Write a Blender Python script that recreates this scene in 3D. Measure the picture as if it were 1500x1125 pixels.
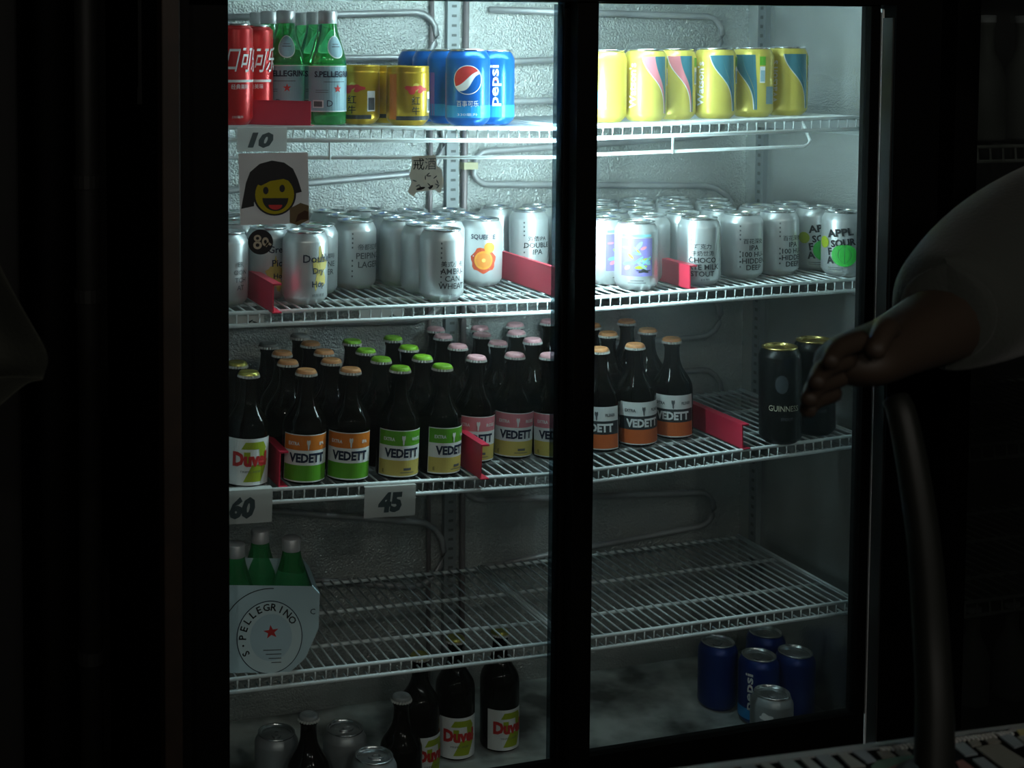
import bpy, bmesh, math, random
from mathutils import Vector, Matrix
random.seed(7)
sc = bpy.context.scene
for o in list(bpy.data.objects): bpy.data.objects.remove(o)
COL = sc.collection
pi = math.pi

# ------------------------------------------------------------------ camera, world, exposure
FPX, CX, CY = 2060.0, 420.0, 197.0
PITCH, YAW = math.radians(3.29), math.radians(16.7)
CAM = Vector((0, -1.78, 1.42))
FW = Vector((math.sin(YAW)*math.cos(PITCH), math.cos(YAW)*math.cos(PITCH), -math.sin(PITCH)))
RT = Vector((math.cos(YAW), -math.sin(YAW), 0)); UP = RT.cross(FW)
cd = bpy.data.cameras.new('camera'); cam = bpy.data.objects.new('camera', cd); COL.objects.link(cam)
m = Matrix((RT, UP, -FW)).transposed().to_4x4(); m.translation = CAM; cam.matrix_world = m
cd.sensor_fit = 'HORIZONTAL'; cd.sensor_width = 36; cd.lens = FPX*36/1500
cd.shift_x = (750-CX)/1500; cd.shift_y = (CY-562.5)/1500
cd.clip_start = .02; cd.dof.use_dof = True; cd.dof.focus_distance = 2.12; cd.dof.aperture_fstop = 6.5
sc.camera = cam
w = bpy.data.worlds.new('night'); sc.world = w; w.use_nodes = True
w.node_tree.nodes['Background'].inputs[0].default_value = (.9, .9, .8, 1)
w.node_tree.nodes['Background'].inputs[1].default_value = .03
sc.view_settings.view_transform = 'Standard'; sc.view_settings.look = 'None'
sc.view_settings.exposure = 0.85; sc.view_settings.gamma = 1
LAMP = 29.0            # emission strength of the fridge's own lamp tube

def ray(px, py): return FW + RT*((px-CX)/FPX) - UP*((py-CY)/FPX)
def onY(px, py, Y): d = ray(px, py); return CAM + d*((Y-CAM.y)/d.y)
def onZ(px, py, Z): d = ray(px, py); return CAM + d*((Z-CAM.z)/d.z)
def atd(px, py, z): return CAM + ray(px, py)*z

# ------------------------------------------------------------------ materials
MATS = {}
def mat(name, col, rough=.5, metal=0., spec=.5, bump=None, vary=0., vscale=8., trans=0., coat=0., ior=1.45):
    if name in MATS: return MATS[name]
    M = bpy.data.materials.new(name); M.use_nodes = True; nt = M.node_tree; b = nt.nodes['Principled BSDF']
    b.inputs['Base Color'].default_value = (*col, 1); b.inputs['Roughness'].default_value = rough
    b.inputs['Metallic'].default_value = metal; b.inputs['Specular IOR Level'].default_value = spec
    b.inputs['Transmission Weight'].default_value = trans; b.inputs['Coat Weight'].default_value = coat; b.inputs['IOR'].default_value = ior
    tc = nt.nodes.new('ShaderNodeTexCoord')
    if vary or not bump:
        n = nt.nodes.new('ShaderNodeTexNoise'); n.inputs['Scale'].default_value = vscale; n.inputs['Detail'].default_value = 4
        nt.links.new(tc.outputs['Object'], n.inputs['Vector'])
        mx = nt.nodes.new('ShaderNodeMix'); mx.data_type = 'RGBA'
        v = vary or .06
        mx.inputs['A'].default_value = (*[c*(1-v) for c in col], 1); mx.inputs['B'].default_value = (*[min(1, c*(1+v)) for c in col], 1)
        rg = nt.nodes.new('ShaderNodeMapRange'); rg.inputs['From Min'].default_value = .36; rg.inputs['From Max'].default_value = .64
        nt.links.new(n.outputs['Fac'], rg.inputs['Value']); nt.links.new(rg.outputs[0], mx.inputs['Factor']); nt.links.new(mx.outputs['Result'], b.inputs['Base Color'])
    if bump:
        n2 = nt.nodes.new('ShaderNodeTexNoise'); n2.inputs['Scale'].default_value = bump[0]; n2.inputs['Detail'].default_value = bump[2] if len(bump) > 2 else 2
        nt.links.new(tc.outputs['Object'], n2.inputs['Vector'])
        bp = nt.nodes.new('ShaderNodeBump'); bp.inputs['Strength'].default_value = bump[1]; bp.inputs['Distance'].default_value = .003
        nt.links.new(n2.outputs['Fac'], bp.inputs['Height']); nt.links.new(bp.outputs['Normal'], b.inputs['Normal'])
    MATS[name] = M; return M
def glass_mat(name, tint, haze):
    M = bpy.data.materials.new(name); M.use_nodes = True; nt = M.node_tree; nt.nodes.clear()
    out = nt.nodes.new('ShaderNodeOutputMaterial'); tr = nt.nodes.new('ShaderNodeBsdfTransparent'); gl = nt.nodes.new('ShaderNodeBsdfGlossy')
    tr.inputs[0].default_value = (*tint, 1); gl.inputs['Roughness'].default_value = .02
    fr = nt.nodes.new('ShaderNodeFresnel'); fr.inputs[0].default_value = 1.45
    mul = nt.nodes.new('ShaderNodeMath'); mul.operation = 'MULTIPLY'; mul.inputs[1].default_value = .5
    nt.links.new(fr.outputs[0], mul.inputs[0])
    m1 = nt.nodes.new('ShaderNodeMixShader'); nt.links.new(mul.outputs[0], m1.inputs[0]); nt.links.new(tr.outputs[0], m1.inputs[1]); nt.links.new(gl.outputs[0], m1.inputs[2])
    tl = nt.nodes.new('ShaderNodeBsdfTranslucent'); tl.inputs[0].default_value = (.85, .95, .95, 1)
    # condensation film: breath of fog, thicker and thinner in patches
    tc = nt.nodes.new('ShaderNodeTexCoord'); no = nt.nodes.new('ShaderNodeTexNoise'); no.inputs['Scale'].default_value = 3.0; no.inputs['Detail'].default_value = 5
    nt.links.new(tc.outputs['Object'], no.inputs['Vector'])
    mr = nt.nodes.new('ShaderNodeMapRange'); mr.inputs['To Min'].default_value = haze*.5; mr.inputs['To Max'].default_value = haze*1.5
    nt.links.new(no.outputs['Fac'], mr.inputs['Value'])
    m2 = nt.nodes.new('ShaderNodeMixShader'); nt.links.new(mr.outputs[0], m2.inputs[0]); nt.links.new(m1.outputs[0], m2.inputs[1]); nt.links.new(tl.outputs[0], m2.inputs[2])
    nt.links.new(m2.outputs[0], out.inputs[0]); MATS[name] = M; return M
def emit(name, col, s):
    M = bpy.data.materials.new(name); M.use_nodes = True; nt = M.node_tree; nt.nodes.clear()
    out = nt.nodes.new('ShaderNodeOutputMaterial'); e = nt.nodes.new('ShaderNodeEmission'); e.inputs[0].default_value = (*col, 1); e.inputs[1].default_value = s
    nt.links.new(e.outputs[0], out.inputs[0]); MATS[name] = M; return M

def paper_mat(name, col, k=.5):
    M = mat(name, col, .7); nt = M.node_tree; b = nt.nodes['Principled BSDF']; out = nt.nodes['Material Output']
    tl = nt.nodes.new('ShaderNodeBsdfTranslucent'); tl.inputs[0].default_value = (*col, 1); mx = nt.nodes.new('ShaderNodeMixShader'); mx.inputs[0].default_value = k
    nt.links.new(b.outputs[0], mx.inputs[1]); nt.links.new(tl.outputs[0], mx.inputs[2]); nt.links.new(mx.outputs[0], out.inputs[0]); return M
STUCCO = mat('embossed aluminium', (.52, .54, .53), .33, .7, bump=(330, 1., 2))
BLACKF = mat('black frame', (.003, .003, .003), .6, 0, .08)
SIDEM = mat('brushed side liner', (.56, .58, .57), .27, .8, bump=(330, .22, 2))
ALU = mat('brushed aluminium', (.5, .53, .54), .4, .8)
WIRE = mat('white coated wire', (.76, .82, .83), .35, .0)
PIPE = mat('coil pipe', (.42, .42, .43), .45, .5, vary=.25)
DECKM = mat('frosted deck', (.38, .41, .39), .5, .1, bump=(60, .4, 4), vary=.75, vscale=9)
SILVER = mat('satin silver can', (.60, .63, .64), .36, .6, vary=.03)
LIDM = mat('bright lid', (.72, .74, .75), .22, .95)
GOLDL = mat('gold lid', (.75, .58, .2), .25, .95)
DARKG = mat('dark brown bottle glass', (.004, .003, .002), .06, 0, .14)
GREENG = mat('green bottle glass', (.10, .62, .20), .04, 0, .5, trans=.8)
REDP = mat('red plastic', (.62, .03, .07), .38)
PAPER = paper_mat('white paper', (.72, .72, .70), .45)
INK = mat('black ink', (.012, .013, .016), .6)
NAVY = mat('navy ink', (.01, .02, .05), .5)
GREYI = mat('grey ink', (.10, .11, .12), .6)
WHITE = mat('white print', (.78, .80, .80), .5)
RED = mat('red paint', (.58, .012, .015), .3, .25)
REDI = mat('red ink', (.55, .03, .03), .5)
YEL = mat('yellow paint', (.68, .58, .11), .32, .25)
GOLD = mat('gold paint', (.55, .36, .03), .28, .6)
BLUE = mat('blue paint', (.005, .12, .48), .28, .4)
CYANB = mat('light blue print', (.02, .30, .70), .35, .2)
PALEB = mat('pale blue label', (.28, .45, .52), .5)
PINK = mat('pink print', (.68, .22, .26), .5)
PINKC = mat('pink cap', (.78, .42, .46), .4)
GREENC = mat('lime green', (.24, .55, .03), .4)
GREENL = mat('label green', (.11, .38, .02), .5)
ORANGE = mat('orange print', (.68, .19, .02), .5)
ORANGEC = mat('orange cap', (.65, .30, .12), .4)
REDOR = mat('red orange print', (.62, .13, .03), .5)
CREAM = mat('cream yellow print', (.60, .48, .12), .5)
BLACKL = mat('black label', (.03, .035, .04), .5)
TEAL = mat('teal print', (.05, .20, .26), .4, .2)
APPLEG = mat('apple green', (.04, .50, .06), .45)
LEAFG = mat('leaf green', (.06, .20, .07), .5)
PURPLE = mat('violet print', (.20, .17, .48), .45)
AQUA = mat('aqua print', (.18, .50, .60), .45)
BROWN = mat('brown wood', (.016, .0075, .003), .6, vary=.3, vscale=20)
LIMED = mat('lime ribbon', (.33, .42, .02), .5)
STOUT = mat('black can', (.004, .004, .004), .35, 0, .2)
BLUE_SHADED = mat('shaded blue paint', (.004, .025, .17), .35, .3)  # the cola blue again, with the deck's shade put into the colour
BEIGE = paper_mat('beige sticker', (.55, .50, .42))
STKW = paper_mat('sticker paper', (.70, .63, .62))
WALLM = mat('dark wall', (.005, .005, .005), .8, bump=(30, .3))
FLOORM = mat('dark floor', (.015, .015, .015), .6)
GREYP = mat('grey pipe paint', (.012, .012, .011), .6)
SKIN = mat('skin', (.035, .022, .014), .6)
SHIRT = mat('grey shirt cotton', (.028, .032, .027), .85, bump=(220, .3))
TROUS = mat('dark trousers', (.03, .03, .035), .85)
HAIR = mat('black hair', (.012, .01, .009), .5)
SHIRT.node_tree.nodes['Principled BSDF'].inputs['Sheen Weight'].default_value = .12
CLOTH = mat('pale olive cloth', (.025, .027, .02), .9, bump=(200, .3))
GLASSL = glass_mat('door glass', (.96, .985, .985), .012)
GLASSR = glass_mat('misted door glass', (.95, .98, .98), .016)

# ------------------------------------------------------------------ object helpers
def link(name, me, parent=None, mats=None, loc=None):
    if mats is not None and not me.materials:
        for k in (mats if isinstance(mats, (list, tuple)) else [mats]): me.materials.append(k)
    o = bpy.data.objects.new(name, me); COL.objects.link(o)
    if parent: o.parent = parent
    if loc is not None: o.location = loc
    return o
def tag(o, label=None, cat=None, group=None, kind=None):
    if label: o['label'] = label
    if cat: o['category'] = cat
    if group: o['group'] = group
    if kind: o['kind'] = kind
    return o
def thing(name, label, cat, loc=(0, 0, 0), rz=0., tilt=0., group=None):
    o = bpy.data.objects.new(name, None); COL.objects.link(o); o.empty_display_size = .02
    o.location = loc; o.rotation_euler = (Matrix.Rotation(tilt, 3, 'Y') @ Matrix.Rotation(rz, 3, 'Z')).to_euler()
    return tag(o, label, cat, group)
def dup(root, loc, rz, tilt, label=None, group=None):
    def rec(o, par):
        c = o.copy(); COL.objects.link(c); c.parent = par
        for ch in list(o.children): rec(ch, c)
        return c
    r = rec(root, None); r.location = loc; r.rotation_euler = (Matrix.Rotation(tilt, 3, 'Y') @ Matrix.Rotation(rz, 3, 'Z')).to_euler()
    if label: r['label'] = label
    if group: r['group'] = group
    return r
def smooth(me, on=True):
    for p in me.polygons: p.use_smooth = on
    return me
class MB:
    def __init__(s): s.v = []; s.f = []; s.m = []
    def quadgrid(s, rows, mi=0, close=False):
        b = len(s.v); n = len(rows[0])
        for r in rows: s.v += [tuple(p) for p in r]
        for i in range(len(rows)-1):
            for j in range(n if close else n-1):
                k = (j+1) % n
                s.f.append((b+i*n+j, b+i*n+k, b+(i+1)*n+k, b+(i+1)*n+j)); s.m.append(mi)
        return s
    def poly(s, pts, mi=0):
        b = len(s.v); s.v += [tuple(p) for p in pts]; s.f.append(tuple(range(b, b+len(pts)))); s.m.append(mi); return s
    def box(s, a, c, mi=0):
        x0, y0, z0 = a; x1, y1, z1 = c; b = len(s.v)
        s.v += [(x0, y0, z0), (x1, y0, z0), (x1, y1, z0), (x0, y1, z0), (x0, y0, z1), (x1, y0, z1), (x1, y1, z1), (x0, y1, z1)]
        for q in ((0, 3, 2, 1), (4, 5, 6, 7), (0, 1, 5, 4), (1, 2, 6, 5), (2, 3, 7, 6), (3, 0, 4, 7)): s.f.append(tuple(b+i for i in q)); s.m.append(mi)
        return s
    def lathe(s, prof, n=28, mi=0, cap0=False, cap1=False):
        rows = [[(r*math.sin(2*pi*j/n), -r*math.cos(2*pi*j/n), z) for j in range(n)] for r, z in prof]
        b = len(s.v); s.quadgrid(rows, mi, True)
        if cap0: s.f.append(tuple(b+j for j in range(n))[::-1]); s.m.append(mi)
        if cap1: e = b+(len(prof)-1)*n; s.f.append(tuple(e+j for j in range(n))); s.m.append(mi)
        return s
    def tube(s, pts, r, n=6, mi=0, caps=True):
        P = [Vector(p) for p in pts]; rows = []; up = Vector((0, 0, 1))
        for i, p in enumerate(P):
            d = (P[min(i+1, len(P)-1)]-P[max(i-1, 0)]).normalized()
            a = d.cross(up);
            if a.length < .05: a = d.cross(Vector((1, 0, 0)))
            a.normalize(); c = d.cross(a)
            rr = r[i] if isinstance(r, (list, tuple)) else r
            rows.append([p + (a*math.cos(2*pi*j/n)+c*math.sin(2*pi*j/n))*rr for j in range(n)])
        b = len(s.v); s.quadgrid(rows, mi, True)
        if caps:
            s.f.append(tuple(b+j for j in range(n))); s.m.append(mi); e = b+(len(P)-1)*n; s.f.append(tuple(e+j for j in range(n))[::-1]); s.m.append(mi)
        return s
    def mesh(s, name, mats, sm=False, recalc=True):
        me = bpy.data.meshes.new(name); me.from_pydata(s.v, [], s.f)
        for k in (mats if isinstance(mats, (list, tuple)) else [mats]): me.materials.append(k)
        me.polygons.foreach_set('material_index', s.m)
        if recalc:
            bm = bmesh.new(); bm.from_mesh(me); bmesh.ops.recalc_face_normals(bm, faces=bm.faces); bm.to_mesh(me); bm.free()
        if sm: smooth(me)
        return me
def boxo(name, a, c, m_, parent=None, bev=0.):
    me = MB().box(a, c).mesh(name, m_)
    o = link(name, me, parent)
    if bev:
        md = o.modifiers.new('edge', 'BEVEL'); md.width = bev; md.segments = 2
    return o
def tubeo(name, pts, r, m_, parent=None, n=8): return link(name, MB().tube(pts, r, n).mesh(name, m_, True), parent)

# text -> flat 2d mesh, cached
TXT = {}
def text2d(s, bold=0.):
    if any(ord(c) > 0x2e80 for c in s): bold = min(bold, .006)
    k = (s, bold)
    if k in TXT: return TXT[k]
    cu = bpy.data.curves.new('t', 'FONT'); cu.body = s; cu.align_x = 'CENTER'; cu.resolution_u = 2; cu.offset = bold; cu.space_line = .95
    ob = bpy.data.objects.new('t', cu); COL.objects.link(ob); dg = bpy.context.evaluated_depsgraph_get(); dg.update()
    me = bpy.data.meshes.new_from_object(ob.evaluated_get(dg))
    vs = [(v.co.x, v.co.y) for v in me.vertices]; fs = [tuple(p.vertices) for p in me.polygons]
    bpy.data.objects.remove(ob); bpy.data.curves.remove(cu); bpy.data.meshes.remove(me)
    if vs:
        x0, x1 = min(v[0] for v in vs), max(v[0] for v in vs); y0, y1 = min(v[1] for v in vs), max(v[1] for v in vs)
        vs = [((x-(x0+x1)/2), (y-(y0+y1)/2)) for x, y in vs]; TXT[k] = (vs, fs, x1-x0, y1-y0)
    else: TXT[k] = ([], [], 1, 1)
    return TXT[k]
class Print:
    """printed layer wrapped on a round body; u = arc length (m), v = height"""
    def __init__(s, rf): s.rf = rf if callable(rf) else (lambda z: rf); s.mb = MB(); s.mats = []; s.r0 = s.rf(.05)
    def mi(s, m_):
        if m_ not in s.mats: s.mats.append(m_)
        return s.mats.index(m_)
    def P(s, u, v, lay):
        th = u/s.r0; r = s.rf(v)+.0002+.00022*lay; return (r*math.sin(th), -r*math.cos(th), v)
    def strip(s, lf, rf, v0, v1, m_, lay=0, nv=8, nu=8):
        lf = lf if callable(lf) else (lambda t, a=lf: a); rf = rf if callable(rf) else (lambda t, a=rf: a); rows = []
        for i in range(nv+1):
            t = i/nv; v = v0+(v1-v0)*t; a, b = lf(t), rf(t)
            rows.append([s.P(a+(b-a)*j/nu, v, lay) for j in range(nu+1)])
        s.mb.quadgrid(rows, s.mi(m_)); return s
    def rect(s, u, v, w_, h, m_, lay=0): return s.strip(u-w_/2, u+w_/2, v-h/2, v+h/2, m_, lay, 2, max(2, int(w_/.004)))
    def blob(s, u, v, ru, rv, m_, lay=0, f=None, n=24, rot=0.):
        f = f or (lambda a: 1.); rows = []
        for q in (.02, .35, .7, 1.):
            row = []
            for j in range(n):
                a = 2*pi*j/n; k = f(a)*q; x, y = ru*k*math.cos(a), rv*k*math.sin(a)
                row.append(s.P(u+x*math.cos(rot)-y*math.sin(rot), v+x*math.sin(rot)+y*math.cos(rot), lay))
            rows.append(row)
        s.mb.quadgrid(rows, s.mi(m_), True); return s
    def text(s, t, u, v, m_, w_=None, h=None, lay=5, bold=.0, rot=0., shear=0.):
        vs, fs, tw, th = text2d(t, bold)
        sx = w_/tw if w_ else None; sy = h/th if h else None; sx = sx or sy; sy = sy or sx
        b = len(s.mb.v); k = s.mi(m_); c, d = math.cos(rot), math.sin(rot)
        for x, y in vs:
            x, y = x*sx+y*sy*shear, y*sy; s.mb.v.append(s.P(u+x*c-y*d, v+x*d+y*c, lay))
        for f in fs: s.mb.f.append(tuple(b+i for i in f)); s.mb.m.append(k)
        return s
    def done(s, name, parent): return link(name, s.mb.mesh(name, s.mats, recalc=False), parent)
class Flat(Print):
    """the same on a flat sheet: local x,z plane facing -y"""
    def __init__(s): s.mb = MB(); s.mats = []; s.r0 = 1
    def P(s, u, v, lay): return (u, -.0004-.0002*lay, v)
    def poly(s, pts, m_, lay=0): s.mb.poly([s.P(u, v, lay) for u, v in pts], s.mi(m_)); return s

def face(p, off=0.):                       # rotation that turns local -y to the viewer's side, plus a turn in degrees
    d = CAM - Vector(p); return math.atan2(d.x, -d.y) + math.radians(off)

# ------------------------------------------------------------------ room shell (dark bar)
def struct(name, a, c, m_): return tag(boxo(name, a, c, m_), kind='structure')
struct('floor', (-2.2, -3.2, -.1), (3.6, 1.6, 0), FLOORM)
struct('wall_back', (-2.2, 1.0, 0), (3.6, 1.1, 2.7), WALLM)
struct('wall_left', (-2.3, -3.2, 0), (-2.2, 1.1, 2.7), WALLM)
struct('wall_right', (3.6, -3.2, 0), (3.7, 1.1, 2.7), WALLM)
struct('ceiling', (-2.2, -3.2, 2.7), (3.6, 1.6, 2.8), WALLM)

# added pendant lamps, unseen behind the camera, to light the fridge front evenly
GLOW = emit('fill lamp glow', (1., .95, .85), 40.)
for i_, px_ in enumerate((-.7, .35, 1.4)):
    t = thing('fill_lamp', 'added unseen fill lamp, small glass globe on a black cord', 'lamp', (px_, -2.75, 2.25), 0, 0, 'added fill lamps behind the camera')
    link('globe', MB().lathe([(.001, -.07)]+[(.07*math.sin(a), -.07*math.cos(a)) for a in (.4, .8, 1.2, 1.6, 2.0, 2.4, 2.8)], 20, 0, True, True).mesh('globe', GLOW, True), t)
    link('cap', MB().lathe([(.03, .062), (.03, .085), (.008, .10)], 16, 0, True, True).mesh('cap', BLACKF), t)
    link('cord', MB().tube([(0, 0, .095), (0, 0, .45)], .003, 6).mesh('cord', BLACKF), t)

# ------------------------------------------------------------------ lit display fridge
XL, XR, YB, ZD, ZT = .425, 1.551, .45, .30, 1.60     # interior: left, right, back, deck, ceiling
SPLIT = 1.008
fr = thing('display_fridge', 'tall lit drinks fridge with two sliding glass doors in black frames', 'fridge', (1.0, 0, 0))
O = Vector((-1.0, 0, 0))
def fbox(name, a, c, m_, parent=fr, bev=0.): return boxo(name, Vector(a)+O, Vector(c)+O, m_, parent, bev)
fbox('back_wall', (XL, YB, ZD-.02), (XR, YB+.03, ZT), STUCCO)
fbox('side_wall', (XR, .045, ZD-.02), (XR+.03, YB+.03, ZT), SIDEM)
fbox('side_wall', (XL-.03, .045, ZD-.02), (XL, YB+.03, ZT), STUCCO)
fbox('interior_ceiling', (XL-.03, .045, ZT), (XR+.03, YB+.03, ZT+.02), STUCCO)
fbox('deck', (XL-.03, .045, ZD-.03), (XR+.03, YB+.03, ZD), DECKM)
fbox('cabinet_shell', (.392, YB+.035, .0), (1.583, YB+.06, 2.0), BLACKF)
fbox('cabinet_side', (1.583, .02, 0), (1.592, YB+.06, 2.0), BLACKF)
fbox('cabinet_side', (.378, .02, 0), (.39, YB+.06, 2.0), BLACKF)
fbox('cabinet_top', (.378, .0, 2.0), (1.585, YB+.06, 2.02), BLACKF)
fbox('header', (.39, -.012, 1.493), (1.571, .04, 2.0), BLACKF)
fbox('plinth', (.39, -.012, .0), (1.571, .04, .285), BLACKF)
jr = fbox('jamb', (1.4875, -.012, .285), (1.571, .044, 1.493), BLACKF)
fbox('jamb_liner', (1.485, -.008, .30), (1.4875, .014, 1.474), mat('dull aluminium', (.07, .075, .075), .45, .5), jr)
fbox('jamb_lit_strip', (1.484, .014, .30), (1.4875, .044, 1.488), mat('painted lit white', (.8, .82, .82), .5), jr)  # white colour stands in for strong lamp light on the deep jamb
fbox('jamb', (.385, -.012, .285), (.40, .044, 1.493), BLACKF)
# sliding doors: right one runs in the front track, left one behind it
def door(tag_, x0, x1, y, z0, z1, wl, wr, g):
    d = bpy.data.objects.new('sliding_door', None); COL.objects.link(d); d.parent = fr; d.empty_display_size = .05
    fbox('stile', (x0, y, z0), (x0+wl, y+.022, z1), BLACKF, d, .001)
    fbox('stile', (x1-wr, y, z0), (x1, y+.022, z1), BLACKF, d, .001)
    fbox('rail', (x0+wl, y, z1-.006), (x1-wr, y+.022, z1), BLACKF, d)
    fbox('rail', (x0+wl, y, z0), (x1-wr, y+.022, z0+.055), BLACKF, d)
    fbox('glass_pane', (x0+wl, y+.008, z0+.055), (x1-wr, y+.013, z1-.006), g, d)
    return d
dR = door('r', .959, 1.4665, -.004, .346, 1.497, .033, .0175, GLASSR)
fbox('edge_trim', (1.4665, -.004, .40), (1.4685, .012, 1.482), ALU, dR)
xa = onY(335.5, 500, .022).x; xb = onY(822, 500, .022).x; xc = onY(841, 500, .022).x
dL = door('l', .40, xc, .022, .326, 1.499, xa-.40, xc-xb, GLASSL)
fbox('edge_trim', (xc-.0015, .0205, .40), (xc+.0005, .0218, 1.49), ALU, dL)
xs = onY(806, 500, .03).x
fbox('pane_spacer', (xs, .0285, .39), (xb, .0295, 1.49), glass_mat('dim spacer glass', (.42, .47, .5), .02), dL)
# lamp tube behind the header
lt = bpy.data.objects.new('ceiling_lamp', None); COL.objects.link(lt); lt.parent = fr
fbox('lamp_batten', (.77, .046, 1.570), (1.25, .085, 1.598), mat('white enamel', (.75, .77, .77), .4), lt)
o = tubeo('lamp_tube', [Vector((x, .058, 1.548))+O for x in (.80, 1.22)], .011, emit('lamp light', (.70, .97, 1.0), LAMP), lt, 12)
ml = bpy.data.objects.new('mullion_lamp', None); COL.objects.link(ml); ml.parent = fr
fbox('strip_housing', (.992, .046, 1.065), (1.012, .052, 1.415), BLACKF, ml)
tubeo('light_strip', [Vector((1.002, .058, z))+O for z in (1.08, 1.40)], .005, emit('strip light', (.70, .97, 1.0), LAMP*4.1), ml, 10)
# slotted standards
def standard(x, y, side):
    mb = MB()
    if side == 'back':
        mb.box((x-.011, y-.012, ZD+.02), (x+.011, y, 1.56))
        o = link('slotted_standard', mb.mesh('standard', mat('grey standard', (.26, .28, .29), .5, .4)), fr, loc=O)
        mb2 = MB(); z = .36
        while z < 1.5: mb2.box((x-.0035, y-.0124, z), (x+.0055, y-.0119, z+.0045)); z += .0165
    else:
        mb.box((x-.010, y-.011, ZD+.02), (x, y+.011, 1.56))
        o = link('slotted_standard', mb.mesh('standard', mat('grey standard', (.26, .28, .29), .5, .4)), fr, loc=O)
        mb2 = MB(); z = .36
        while z < 1.5: mb2.box((x-.0104, y-.004, z), (x-.0099, y+.004, z+.006)); z += .0165
    s_ = link('slots', mb2.mesh('slots', mat('slot shade', (.10, .11, .11), .6)), o); s_['kind'] = 'stuff'
standard(onY(659, 250, YB).x, YB, 'back')
standard(XR, .395, 'side'); standard(XR, .10, 'side')
# evaporator coils on the back wall
def coil(levels, xl, xr, first):
    pts = []; yy = YB-.012; cur = first; r_ = None
    for i, (zl, zr) in enumerate(levels):
        A, B = Vector((xl, yy, zl)), Vector((xr, yy, zr))
        seg = [A, B] if cur == 'L' else [B, A]
        pts += [seg[0], seg[0].lerp(seg[1], .5), seg[1]]
        if i+1 < len(levels):
            n0 = levels[i+1]; e = seg[1]; z2 = n0[1] if cur == 'L' else n0[0]; sgn = 1 if cur == 'L' else -1
            for k in range(1, 8):
                a = pi*k/8; zc = (e.z+z2)/2; rz = (e.z-z2)/2
                pts.append(Vector((e.x+sgn*abs(rz)*math.sin(a), yy, zc+rz*math.cos(a))))
            cur = 'R' if cur == 'L' else 'L'
    return pts
def bz(px, py): return onY(px, py, YB-.012).z
xl, xr = onY(715, 245, YB-.012).x, onY(1035, 50, YB-.012).x
lv = [(bz(715, 14), bz(1035, 24)), (bz(715, 92), bz(1035, 77)), (bz(715, 150), bz(1035, 140)), (bz(715, 222), bz(1035, 200)), (bz(715, 270), bz(1035, 272)),
      (bz(715, 390), bz(1035, 380)), (bz(715, 460), bz(1035, 430)), (bz(715, 520), bz(1035, 493)), (bz(715, 575), bz(1035, 541)), (bz(715, 650), bz(1035, 610)), (bz(715, 732), bz(1020, 722)), (bz(715, 830), bz(1020, 772))]
lv2 = []
for a_, b_ in lv: lv2.append((a_, b_))
tubeo('evaporator_coil', [p+O for p in coil(lv2, xl, xr, 'L')], .0055, PIPE, fr)
xl, xr = .45, onY(608, 250, YB-.012).x
lv = [(1.475, bz(608, 18)), (1.41, bz(608, 84)), (1.335, bz(608, 160)), (1.19, bz(608, 254)), (1.08, bz(608, 360)), (.98, bz(608, 470)), (.86, bz(608, 590)), (.76, bz(608, 705)), (.69, bz(608, 764)), (.58, bz(608, 860))]
tubeo('evaporator_coil', [p+O for p in coil(lv, xl, xr, 'L')], .0055, PIPE, fr)
for px, r_ in ((683, .0055), (633, .004)):
    x = onY(px, 250, YB-.012).x; tubeo('riser_pipe', [Vector((x, YB-.008, .32))+O, Vector((x-.002, YB-.008, 1.0))+O, Vector((x, YB-.008, 1.55))+O], r_, mat('copper riser', (.34, .29, .30), .5, .5), fr)
x = onY(683, 243, YB).x; z = bz(683, 243)
fbox('pipe_clip', (x-.012, YB-.018, z-.006), (x+.014, YB, z+.006), mat('aged plastic', (.55, .5, .32), .6))

# ------------------------------------------------------------------ wire shelves
SH = {1: (1.319, 1.3095, 1.3120, 1.3190), 2: (1.0610, 1.0545, 1.0550, 1.0610), 3: (.8100, .7925, .7925, .8085), 4: (.5420, .5335, .5335, .5370)}
def shelf_z(row, x):
    if row == 5: return ZD
    a, b, c, d = SH[row]
    return (a+(b-a)*(x-.479)/(.975-.479) if x < SPLIT else c+(d-c)*(x-1.043)/(1.523-1.043)) + .0016
def shelf_tilt(row, x):
    if row == 5: return 0
    a, b, c, d = SH[row]; return -math.atan2(b-a, .496) if x < SPLIT else -math.atan2(d-c, .48)
YF, YK = .09, .415
wire_path = [(0, YK-YF, 0), (0, .002, 0), (0, -.001, -.0015), (0, -.002, -.016), (0, 0, -.018), (0, .017, -.018)]
wire_me = MB().tube([(p[0], p[1], p[2]-.0006) for p in wire_path], .0016, 5).mesh('cross_wire', WIRE, True)
nm = {1: 'top', 2: 'second', 3: 'third', 4: 'lowest'}
hold = {1: ('cola, mineral water and energy drinks', 'yellow soda cans'), 2: ('silver beer cans beside an orange-slice can', 'silver beer cans and green apple cans'),
        3: ('colour-capped beer bottles', 'white-and-orange labelled bottles and two black cans'), 4: ('a pale blue bottle carrier', 'nothing')}
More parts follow.
